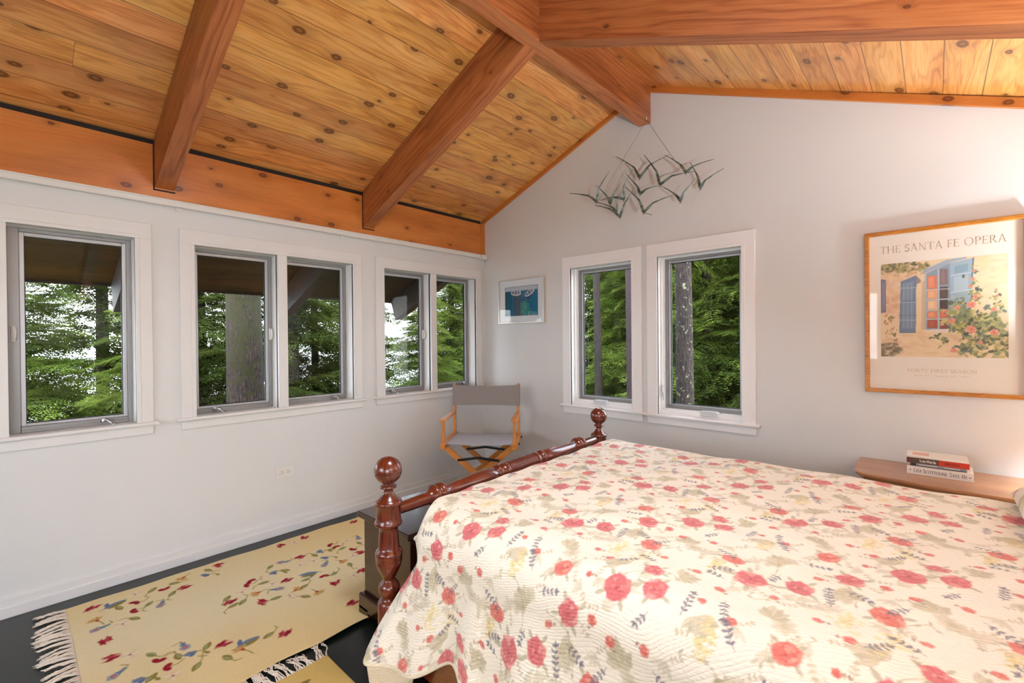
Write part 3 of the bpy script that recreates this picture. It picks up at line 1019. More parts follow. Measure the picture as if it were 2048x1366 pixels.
# a scribed line round the ball, below its middle
bi = [i for i, (h, r_) in enumerate(post_prof) if h > 0.745][0]
hh, rr_ = post_prof[bi]
post_prof[bi:bi + 1] = [(hh - 0.0015, rr_), (hh, rr_ - 0.0012), (hh + 0.0015, rr_)]
for (x, y) in ((1.625, -2.055), (1.583, -0.600)):
    MB().lathe(post_prof, loc((x, y, 0)), (0, 0, 1), 40).build('foot_post', M['mahogany'], bed)
for (x, y) in ((3.70, -2.09), (3.66, -0.63)):
    MB().lathe([(h * 1.25, r_) for h, r_ in post_prof], loc((x, y, 0)), (0, 0, 1), 28).build('head_post', M['mahogany'], bed)
# turned rail of the footboard
A_, B_ = Vector((1.625, -2.055, 0.612)), Vector((1.583, -0.600, 0.628))
Lr = (B_ - A_).length
half = [(0.0, 0.020), (0.035, 0.0205), (0.10, 0.0225), (0.165, 0.0235), (0.180, 0.026), (0.190, 0.031), (0.197, 0.040), (0.204, 0.043), (0.212, 0.041), (0.220, 0.0345),
        (0.226, 0.0345), (0.231, 0.041), (0.239, 0.0445), (0.247, 0.042), (0.253, 0.034), (0.262, 0.0285), (0.30, 0.0290), (0.36, 0.0315), (0.42, 0.0355), (0.47, 0.0385), (0.51, 0.0385),
        (0.535, 0.0345), (0.55, 0.0285), (0.556, 0.029), (0.560, 0.037), (0.568, 0.0405), (0.576, 0.0375), (0.582, 0.030), (0.590, 0.0295), (0.598, 0.034), (0.605, 0.0385),
        (0.618, 0.0398), (0.626, 0.038), (0.630, 0.0355)]
prof = list(half)
h = 0.632
mid = Lr / 2
while h < mid:
    prof += [(h, 0.0350), (h + 0.0022, 0.0378), (h + 0.0050, 0.0378), (h + 0.0070, 0.0350)]
    h += 0.0075
prof = prof + [(Lr - a, r_) for a, r_ in reversed(prof) if a < mid]
MB().lathe(prof, loc(A_), B_ - A_, 28).build('foot_rail', M['mahogany'], bed)
MB().tube([loc((1.62, -2.03, 0.20)), loc((1.59, -0.62, 0.20))], 0.02, 16).build('lower_foot_rail', M['mahogany'], bed)
MB().box(loc((1.64, -2.066, 0.13)), loc((3.70, -2.036, 0.30))).build('side_rail', M['mahogany'], bed, 0.004)
MB().box(loc((1.60, -0.62, 0.13)), loc((3.66, -0.59, 0.30))).build('side_rail', M['mahogany'], bed, 0.004)
MB().box(loc((3.67, -2.05, 0.35)), loc((3.70, -0.63, 0.95))).build('headboard', M['mahogany'], bed, 0.01)
M['ticking'] = plain('mattress_ticking', srgb(225, 222, 214), 0.9)
mt = MB().box((1.70, -1.99, 0.30), (3.64, -0.67, 0.615)).build('mattress', M['ticking'], None, 0.05, 4)
tag(mt, 'pale mattress lying in the bed, hidden beneath the floral quilt', 'mattress')

# ------------------------------------------------------------------ the quilt print
RED = [(166, 40, 52), (208, 90, 92), (240, 166, 152)]
REDW = [(176, 48, 42), (216, 98, 84), (246, 178, 152)]
TW, TH_ = 0.50, 0.46
QS = 1.02
qc = Canvas(TW, TH_, 0.0013, (243, 233, 214), periodic=True, seed=5)
rg = qc.rng
OL, OLD, BE = (190, 178, 146), (158, 146, 112), (214, 202, 172)
NAVY = (92, 84, 98)


def hosta(x, y, s_, a):
    for k in range(7):
        an = a + (k - 3) * 0.42
        L = s_ * (0.95 - 0.10 * abs(k - 3)) * (0.85 + 0.3 * rg.rand())
        qc.leaf(x, y, L, L * 0.46, an, OLD, 0.55)
        qc.leaf(x, y, L * 0.95, L * 0.38, an, OL if k % 2 else BE, 0.8, OLD)
        qc.leaf(x + math.cos(an) * L * 0.1, y + math.sin(an) * L * 0.1, L * 0.4, L * 0.10, an, (226, 196, 112), 0.45)


def blossom(x, y, s_):
    for k in range(9):
        an = k * 0.7 + rg.rand()
        qc.ell(x + math.cos(an) * s_ * 0.5, y + math.sin(an) * s_ * 0.5, s_ * 0.5, s_ * 0.3, an, BE if k % 2 else OL, 0.6, 0.3)
    qc.ell(x, y, s_ * 0.3, s_ * 0.3, 0, (190, 178, 140), 0.7, 0.3)


for (x, y, a) in ((0.10, 0.36, 1.9), (0.355, 0.13, 1.2), (0.33, 0.40, 2.5), (0.16, 0.16, 0.5), (0.24, 0.06, -1.0), (0.44, 0.34, -0.4), (0.03, 0.12, 2.6)):
    hosta(x, y, 0.055, a)
for (x, y) in ((0.125, 0.335), (0.385, 0.115), (0.30, 0.385), (0.455, 0.31)):
    blossom(x, y, 0.024)
for (x, y) in ((0.20, 0.28), (0.47, 0.21), (0.045, 0.20), (0.26, 0.02)):
    for k in range(26):
        qc.ell(x + 0.013 * rg.randn(), y + 0.020 * rg.randn(), 0.006, 0.005, 0, (232, 206, 126), 0.55, 0.3)
    for k in range(24):
        px, py = x + 0.012 * rg.randn(), y + 0.018 * rg.randn()
        qc.line([(px, py), (px + 0.004, py + 0.002)], 0.0016, (150, 140, 84), 0.6)
for (x0, y0, x1, y1, b) in ((0.06, 0.10, 0.16, 0.16, 0.03), (0.30, 0.20, 0.42, 0.24, -0.03), (0.22, 0.44, 0.32, 0.36, 0.03), (0.40, 0.40, 0.48, 0.30, 0.02),
                            (0.10, 0.30, 0.02, 0.26, 0.02), (0.36, 0.02, 0.44, 0.09, -0.02)):
    pts = [(x0 + (x1 - x0) * t_ + b * math.sin(t_ * PI), y0 + (y1 - y0) * t_ + b * math.sin(t_ * PI * 1.3)) for t_ in [i / 8 for i in range(9)]]
    qc.line(pts, 0.002, (168, 150, 110), 0.7)
    for p_ in pts[::2]:
        qc.leaf(p_[0], p_[1], 0.014, 0.006, rg.rand() * 6, OLD, 0.6)
for k in range(34):
    x, y = TW * rg.rand(), TH_ * rg.rand()
    a0_ = rg.rand() * 6.28
    for m_ in range(4):
        an = a0_ + (m_ - 1.5) * 0.5
        qc.leaf(x, y, 0.024 + 0.016 * rg.rand(), 0.011, an, (206, 198, 172) if m_ % 2 else (214, 196, 168), 0.6, (178, 168, 138))
    qc.sprig(x, y, 0.03, a0_ + 2.5, 3, (190, 172, 138), 0.0014, 0.009)
ROSES = [(0.055, 0.055, 0.034, 0.2), (0.135, 0.085, 0.028, -0.5), (0.105, 0.145, 0.024, 0.9), (0.285, 0.265, 0.036, -0.2), (0.375, 0.305, 0.030, 0.6), (0.225, 0.335, 0.026, 1.6),
         (0.455, 0.42, 0.031, 0.1), (0.40, 0.055, 0.025, -0.9), (0.03, 0.285, 0.030, 0.4)]
for (x, y, r_, a) in ROSES:
    for k in range(4):
        an = a + k * 1.6 + rg.rand() * 0.5
        qc.leaf(x + math.cos(an) * r_ * 0.8, y + math.sin(an) * r_ * 0.8, r_ * 0.9, r_ * 0.34, an, OLD, 0.65, OL)
    qc.rose(x, y, r_, a, RED if rg.rand() < 0.5 else REDW)
for (x, y) in ((0.18, 0.215), (0.235, 0.10), (0.245, 0.175), (0.43, 0.175), (0.345, 0.215), (0.475, 0.06), (0.09, 0.235), (0.15, 0.415), (0.40, 0.375), (0.02, 0.425), (0.30, 0.075),
               (0.485, 0.145), (0.07, 0.40)):
    r_ = 0.008 + 0.005 * rg.rand()
    qc.sprig(x, y, 0.016, rg.rand() * 6, 2, (150, 110, 84), 0.0014, 0.007)
    qc.rose(x, y, r_, rg.rand() * 3, REDW)
for (x, y, a, n_) in ((0.205, 0.05, 1.4, 5), (0.27, 0.135, -1.3, 5), (0.44, 0.26, 1.7, 6), (0.005, 0.14, 0.8, 4), (0.17, 0.385, -0.6, 5), (0.36, 0.44, 0.3, 4), (0.09, 0.19, 2.6, 4),
                      (0.33, 0.34, -1.8, 3), (0.455, 0.35, -0.5, 4), (0.065, 0.345, -2.2, 4), (0.19, 0.255, 0.3, 4), (0.32, 0.02, 2.2, 4), (0.24, 0.225, 2.8, 3), (0.14, 0.03, -2.0, 3)):
    qc.sprig(x, y, 0.012 * n_, a, n_, NAVY, 0.0015, 0.0125)

# ------------------------------------------------------------------ the quilt surface
def quilt_bump(t):
    u, v, _ = t.sep(t.uv())
    p = t.comb(u, v)
    fld = t.math('ADD', t.math('ADD', v, t.math('MULTIPLY', u, 0.35)), t.math('MULTIPLY', t.noise(p, 3.2, 2, 0.5), 0.20))
    ln = t.math('ABSOLUTE', t.math('SINE', t.math('MULTIPLY', fld, PI / 0.0092)))
    ln = t.math('MULTIPLY', t.math('POWER', ln, 0.6), t.math('ADD', 0.35, t.noise(p, 30, 2)))
    cr = t.noise(t.comb(t.math('MULTIPLY', u, 1.0), t.math('MULTIPLY', v, 1.9)), 95, 3, 0.6)
    lo = t.noise(p, 16, 2)
    hgt = t.math('ADD', t.math('ADD', t.math('MULTIPLY', ln, 0.42), t.math('MULTIPLY', cr, 0.95)), t.math('MULTIPLY', lo, 0.7))
    return t.bump(hgt, 0.8, 0.0042)


M['quilt'] = vcol('rose_print_quilt', 0.62, bump=quilt_bump, spec=0.45)
M['quilt'].node_tree.nodes['Principled BSDF'].inputs['Sheen Weight'].default_value = 0.25
XL, XR, dx = 1.632, 3.62, 0.0030
L1, r1, LF, r2, LS = 0.335, 0.06, 1.26, 0.13, 0.357
a1_ = r1 * PI / 2
a2_ = r2 * PI / 2
T1 = L1
T2 = T1 + a1_
T3 = T2 + LF
T4 = T3 + a2_
T5 = T4 + LS
T6 = T5 + 0.19
tt = np.arange(0, T6, 0.0030)
xx = np.arange(XL, XR, dx)
X, T = np.meshgrid(xx, tt, indexing='ij')
tn, first = T, None
Yp = np.zeros_like(T)
Zp = np.zeros_like(T)
m = T < T1
Yp[m], Zp[m] = -0.60, 0.25 + T[m]
m = (T >= T1) & (T < T2)
th = (T[m] - T1) / r1
Yp[m], Zp[m] = -0.66 + r1 * np.cos(th), 0.585 + r1 * np.sin(th)
m = (T >= T2) & (T < T3)
Yp[m], Zp[m] = -0.66 - (T[m] - T2), 0.645
m = (T >= T3) & (T < T4)
th = (T[m] - T3) / r2
Yp[m], Zp[m] = -1.92 - r2 * np.sin(th), 0.515 + r2 * np.cos(th)
# left edge of the cloth, pulled round the foot post
x0 = np.interp(T, [0, T2, T3 - 0.25, T3, T4 - 0.03, T4 + 0.06, T4 + 0.15, T5, T6], [1.64, 1.632, 1.632, 1.676, 1.762, 1.748, 1.705, 1.622, 1.60])
Xa = X + (x0 - XL) * np.exp(-(X - XL) / 0.25)
hemcut = 0.095 * np.exp(-((Xa - 2.02) / 0.10) ** 2) - 0.015 * np.sin(Xa * 9)
q = np.clip((T - T4) / LS, 0, 1)
sc_ = (LS - hemcut) / LS
flare = 0.090 + 0.045 * np.exp(-((Xa - 1.66) / 0.13) ** 2) - 0.042 * np.exp(-((Xa - 2.02) / 0.12) ** 2) + 0.03 * np.sin((Xa - 2.2) * 2 * PI / 0.42) * (Xa > 2.1)
m = T >= T4
qs = q * sc_
Yp = np.where(m, -2.05 - flare * q ** 1.25 - 0.012 * np.sin(Xa * 31) * q, Yp)
Zp = np.where(m, 0.515 - np.sqrt(np.maximum((LS * qs) ** 2 - (flare * q) ** 2 * 0.8, 0)), Zp)
# the hem rolls under; at the corner the lining hangs on below it
e_ = np.clip(T - T5, 0, 1)
hang = 1 / (1 + np.exp((Xa - 1.86) / 0.03))
ca = np.clip(e_ / 0.012, 0, 1) * PI
under_y = 0.006 * (1 - np.cos(ca))
down = np.clip(e_ - 0.012, 0, 1)
Yp = np.where(T > T5, Yp + under_y + down * (0.18 * hang) + (1 - hang) * 0.002, Yp)
Zp = np.where(T > T5, Zp - 0.004 * np.sin(ca) + np.where(hang > 0.5, -down * 0.95 * (2 * hang - 1), down * 0.12), Zp)
# foot end tucks down behind the rail
edge = np.clip((X - XL) / 0.075, 0, 1)
sm_ = edge * edge * (3 - 2 * edge)
topm = np.clip((T4 - 0.02 - T) / 0.10, 0, 1) * np.clip((T - T1) / 0.05, 0, 1)
Zp = Zp - 0.085 * (1 - sm_) * topm
Yp = Yp + 0.035 * (1 - sm_) * np.clip((T - T4 + 0.05) / 0.1, 0, 1)
# gentle unevenness
fl_ = np.clip((T - T1) / 0.1, 0, 1) * np.clip((T4 + 0.1 - T) / 0.15, 0, 1)
Zp = Zp + fl_ * (0.005 * np.sin(Xa * 6.1 + 1) * np.cos(T * 5.3) + 0.003 * np.sin(Xa * 17 + T * 9) + 0.0022 * np.sin(T * 33 + 3 * np.sin(Xa * 8)))
P3 = np.stack([Xa, Yp, Zp], -1)
colr = qc.sample(Xa / QS + 0.11, -T / QS + 5.0)
lining = np.array([234, 220, 192.0])
wu = np.clip((T - T5 - 0.004) / 0.004, 0, 1)[..., None]
colr = colr * 0.86 + np.array([246, 238, 226]) * 0.14
bind = (np.abs(T - T5 + 0.001) < 0.009)[..., None]
colr = colr * (1 - wu) + lining * wu
colr = np.where(bind, lining * 0.985, colr)
quilt = grid_mesh('floral_quilt', P3[:, ::-1].copy(), M['quilt'], None, lin(colr)[:, ::-1].copy(), np.stack([Xa, T], -1)[:, ::-1].copy())
tag(quilt, 'cream quilt printed with red roses and grey-green leaves, covering the bed', 'quilt')

# pillow under a matching sham at the head of the bed
pu = np.linspace(-1, 1, 120)
PU, PV = np.meshgrid(pu, pu, indexing='ij')
shape = (np.clip(1 - PU ** 4, 0, 1) * np.clip(1 - PV ** 4, 0, 1)) ** 0.5
for k_, yc in enumerate((-0.965,)):
    top = np.stack([3.452 + 0.208 * PU, yc + 0.345 * PV, 0.672 + 0.085 * shape], -1)
    bot = np.stack([3.452 + 0.208 * PU, yc + 0.345 * PV, 0.672 - 0.018 * shape], -1)[::-1]
    allp = np.concatenate([top, bot], 0)
    cc = qc.sample(allp[..., 0] + 0.3 * (allp[..., 2] < 0.67), allp[..., 1] + 5)
    pw = grid_mesh('pillow', allp, M['quilt'], None, lin(cc), allp[..., :2].copy())
    tag(pw, 'pillow in a cream floral sham at the head of the bed, right edge of view', 'pillow')

# ================================================================== BLANKET CHEST at the foot of the bed
ch = empty('blanket_chest', (1.36, -1.37, 0), 0, 'dark stained blanket chest standing at the foot of the bed', 'chest')
cy0, cy1 = -0.525, 0.525
mb = MB().box((-0.185, cy0, 0.05), (0.165, cy1, 0.432))
mb.build('body', M['chest'], ch, 0.003)
MB().box((-0.212, cy0 - 0.022, 0.434), (0.185, cy1 + 0.022, 0.460)).build('lid', M['chest'], ch, 0.006, 3)
mb = MB()
for (xa, xb, ya, yb) in ((-0.205, 0.182, cy0 - 0.02, cy0), (-0.205, 0.182, cy1, cy1 + 0.02), (-0.205, -0.185, cy0, cy1), (0.165, 0.182, cy0, cy1)):
    mb.box((xa, ya, 0.028), (xb, yb, 0.098))
mb.build('plinth', M['chest'], ch, 0.008, 3)
for (x, y) in ((-0.165, cy0 + 0.02), (0.140, cy0 + 0.02), (-0.165, cy1 - 0.02), (0.140, cy1 - 0.02)):
    MB().box((x - 0.04, y - 0.04, 0), (x + 0.04, y + 0.04, 0.05)).build('foot', M['chest'], ch, 0.004)

# ================================================================== DIRECTOR'S CHAIR
dc = empty('director_chair', (0.519, -0.5285, 0), math.radians(37.1), 'folding wooden director chair with grey canvas seat and back, in the corner', 'chair')
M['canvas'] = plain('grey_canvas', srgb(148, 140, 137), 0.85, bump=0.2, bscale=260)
M['canvas_lit'] = plain('grey_canvas_lit', srgb(186, 189, 200), 0.6, bump=0.2, bscale=260)  # same canvas, painted lighter for the window light falling on the seat
W2 = 0.257
for sd in (-1, 1):
    x = sd * W2
    MB().box((x - 0.021, -0.235, 0.432), (x + 0.021, 0.212, 0.474)).build('seat_rail', M['chairwood'], dc, 0.006, 3)
    MB().box((x - 0.010, -0.205, 0.47), (x + 0.010, -0.175, 0.632)).build('arm_post', M['chairwood'], dc, 0.004)
    mb = MB().box((x - 0.011, 0.172, 0.47), (x + 0.011, 0.200, 0.69)).lathe([(0, 0.0095), (0.175, 0.0095), (0.182, 0.006)], (x, 0.186, 0.685), (0, 0, 1), 14)
    mb.build('back_post', M['chairwood'], dc, 0.002)
    MB().prism([(x - 0.022, -0.228), (x + 0.022, -0.228), (x + 0.024, -0.10), (x + 0.018, 0.172), (x - 0.018, 0.172), (x - 0.024, -0.10)], 0.630, 0.648).build(
        'armrest', M['chairwood'], dc, 0.006, 3)
    MB().box((x - 0.018, -0.235, 0.0), (x + 0.018, 0.215, 0.026)).build('floor_rail', M['chairwood'], dc, 0.005, 3)
    MB().lathe([(0, 0.006), (0.006, 0.009), (0.010, 0.005)], (x + sd * 0.02, -0.10, 0.45), (sd, 0, 0), 12).build('bolt', M['blackmetal'], dc)
    MB().lathe([(0, 0.006), (0.006, 0.009), (0.010, 0.005)], (x + sd * 0.02, 0.14, 0.45), (sd, 0, 0), 12).build('bolt', M['blackmetal'], dc)
for y in (-0.185, 0.15):
    MB().bar((-W2 + 0.02, y - 0.011, 0.436), (W2 - 0.01, y - 0.011, 0.028), 0.020, 0.040, up=(0.6, 0, 1)).build('leg', M['chairwood'], dc, 0.004)
    MB().bar((W2 - 0.02, y + 0.011, 0.436), (-W2 + 0.01, y + 0.011, 0.028), 0.020, 0.040, up=(-0.6, 0, 1)).build('leg', M['chairwood'], dc, 0.004)
    zb = 0.352
    xb = W2 * (zb - 0.232) / 0.204
    mb = MB().bar((-xb, y - 0.026, zb), (0.0, y - 0.026, zb + 0.020), 0.005, 0.018).bar((0.0, y - 0.027, zb + 0.020), (xb, y - 0.027, zb), 0.005, 0.018)
    mb.build('folding_strut', M['blackmetal'], dc, 0.001)
# canvas back, wrapped round the posts
n_ = 48
bu = np.linspace(-1, 1, n_)
outl = []
for s_ in bu:
    outl.append((s_ * (W2 + 0.012), 0.186 - 0.014 + 0.022 * (1 - s_ * s_) - (0.0 if abs(s_) < 0.93 else 0.004)))
back = [(s_ * (W2 + 0.012), 0.186 - 0.010 + 0.022 * (1 - s_ * s_) + (0.026 if abs(s_) > 0.86 else 0.003)) for s_ in bu[::-1]]
loop = outl + back
zz = np.linspace(0, 1, 12)
P4 = np.zeros((len(loop) + 1, len(zz), 3))
for i, (x, y) in enumerate(loop + loop[:1]):
    sag = 0.010 * (1 - (x / (W2 + 0.012)) ** 2)
    for j, f in enumerate(zz):
        P4[i, j] = (x, y, 0.692 + f * (0.855 - 0.692) - sag * f)
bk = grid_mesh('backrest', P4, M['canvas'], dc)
# canvas seat
su, sv = np.linspace(-1, 1, 30), np.linspace(-1, 1, 24)
SU, SV = np.meshgrid(su, sv, indexing='ij')
ss = 0.470 - 0.007 * (1 - SU ** 2)
seat = grid_mesh('seat', np.stack([SU * 0.238, SV * 0.200 - 0.008, ss], -1), M['canvas_lit'], dc)
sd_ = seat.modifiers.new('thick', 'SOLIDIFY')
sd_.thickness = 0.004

# ================================================================== NIGHT TABLE, LAMP, BOOKS
nt = empty('night_table', (3.355, -0.21, 0), 0, 'long brown bedside table with a wavy front edge below the framed poster', 'table')
xs_ = [-0.500, -0.482, -0.440, -0.40, -0.34, -0.29, -0.24, -0.18, -0.10, 0.0]
ys_ = [-0.120, -0.150, -0.163, -0.168, -0.176, -0.189, -0.200, -0.204, -0.206, -0.206]


def table_poly(ins):
    L = [(-0.587 + ins, 0.195), (-0.587 + ins, 0.05), (-0.587 + ins, -0.06)] + [(x - 0.075 * (1 if x < -0.05 else 0) + ins * (1 if x < -0.47 else 0), y + ins) for x, y in zip(xs_, ys_)]
    Rr = [(-x, y) for x, y in reversed(L[:-1])]
    return L + Rr


MB().prism(table_poly(0), 0.586, 0.601).build('top', M['tablewood'], nt, 0.005, 3)
MB().prism(table_poly(0.014), 0.572, 0.587).build('moulding', M['tablewood'], nt, 0.004, 2)
MB().prism(table_poly(0.035), 0.44, 0.573).build('apron', M['tablewood'], nt, 0.003)
for (x, y) in ((-0.51, 0.15), (0.51, 0.15), (-0.49, -0.11), (0.49, -0.11)):
    MB().tube([(x, y, 0.0), (x, y, 0.03), (x, y, 0.12), (x, y, 0.30), (x, y, 0.46)], [0.020, 0.024, 0.016, 0.022, 0.03], 14).build('leg', M['tablewood'], nt)

M['ceramic'] = plain('cream_ceramic', srgb(224, 214, 196), 0.2)
t_ = NT('linen_shade')
d_ = t_.n('BsdfDiffuse', {'Color': srgb(248, 242, 230)})
tr_ = t_.n('BsdfTranslucent', {'Color': srgb(250, 242, 226)})
mx_ = t_.n('MixShader', {0: 0.8, 1: d_.outputs[0], 2: tr_.outputs[0]})
t_.t.links.new(mx_.outputs[0], t_.out.inputs[0])
M['shade'] = t_.m
t_ = NT('lit_bulb')
eb = t_.n('Emission', {'Color': (1, 0.88, 0.72, 1), 'Strength': 12.0})
t_.t.links.new(eb.outputs[0], t_.out.inputs[0])
M['bulbglow'] = t_.m


M['cardshade'] = plain('dark_card_shade', srgb(120, 104, 84), 0.8)


def table_lamp(x, y, z, watts, label, shade='shade', hb=0.43, color=(0.82, 0.92, 1.0)):
    lamp = empty('table_lamp', (x, y, z), 0, label, 'lamp', 'pair of bedside lamps')
    MB().lathe([(0, 0.07), (0.015, 0.072), (0.03, 0.05), (0.09, 0.075), (0.16, 0.06), (0.22, 0.022), (0.30, 0.010), (0.36, 0.010)], (0, 0, 0), (0, 0, 1), 28).build('base', M['ceramic'], lamp)
    mb = MB()
    seg = 40
    for k in range(seg):
        a0, a1 = 2 * PI * k / seg, 2 * PI * (k + 1) / seg
        mb.quad((0.15 * math.cos(a0), 0.15 * math.sin(a0), 0.30), (0.15 * math.cos(a1), 0.15 * math.sin(a1), 0.30),
                (0.085 * math.cos(a1), 0.085 * math.sin(a1), 0.50), (0.085 * math.cos(a0), 0.085 * math.sin(a0), 0.50))
    mb.build('shade', M[shade], lamp)
    MB().lathe([(0, 0.012), (0.02, 0.014), (0.05, 0.026), (0.07, 0.028), (0.09, 0.020), (0.10, 0.004)], (0, 0, 0.34), (0, 0, 1), 16).build('bulb', M['bulbglow'], lamp)
    pd = bpy.data.lights.new('bulb_light', 'POINT')
    pd.energy = watts
    pd.color = color
    pd.shadow_soft_size = 0.05 if hb < 0.45 else 0.02
    po = bpy.data.objects.new('bulb_light', pd)
    po.location = (x, y, z + hb)
    COL.objects.link(po)
    return lamp


table_lamp(3.70, -0.25, 0.601, LAMP_W, 'glowing table lamp on the long bedside table, beyond the right edge')
st = empty('fill_lamp_table', (3.72, -2.45, 0), 0, 'added small square table carrying the fill lamp on the near side of the bed, behind the camera', 'table')  # table added only to carry the unseen fill lamp
MB().box((-0.20, -0.20, 0.575), (0.20, 0.20, 0.60)).build('top', M['tablewood'], st, 0.004)
for (x, y) in ((-0.17, -0.17), (0.17, -0.17), (-0.17, 0.17), (0.17, 0.17)):
    MB().box((x - 0.018, y - 0.018, 0), (x + 0.018, y + 0.018, 0.575)).build('leg', M['tablewood'], st, 0.002)
table_lamp(3.72, -2.45, 0.601, FILL_LAMP_W, 'added fill lamp with a dark card shade on the added small square table', 'cardshade', 0.472, (0.86, 0.93, 1.0))  # unseen second lamp, added to brighten the ceiling


def text_mesh(name, body, size, mat, parent, mtx, bold=0.0, shear=0.0, spacing=1.0, align='LEFT', fit=None):
    cu = bpy.data.curves.new(name, 'FONT')
    cu.body = body
    cu.size = size
    cu.offset = bold
    cu.shear = shear
    cu.space_character = spacing
    cu.align_x = align
    cu.extrude = 0.0003
    ob = bpy.data.objects.new(name, cu)
    COL.objects.link(ob)
    bpy.context.view_layer.update()
    dg = bpy.context.evaluated_depsgraph_get()
    me = bpy.data.meshes.new_from_object(ob.evaluated_get(dg))
    bpy.data.objects.remove(ob)
    bpy.data.curves.remove(cu)
    if fit:
        xs = [v.co.x for v in me.vertices]
        k = fit / (max(xs) - min(xs))
        for v in me.vertices:
            v.co.x = (v.co.x - min(xs)) * k
    me.materials.clear()
    me.materials.append(mat)
    o = bpy.data.objects.new(name, me)
    COL.objects.link(o)
    o.parent = parent
    o.matrix_local = mtx
    return o


def arcpts(cx, cy, rx, ry, a0, a1, n=10):
    return [(cx + rx * math.cos(math.radians(a0 + (a1 - a0) * i / n)), cy + ry * math.sin(math.radians(a0 + (a1 - a0) * i / n))) for i in range(n + 1)]


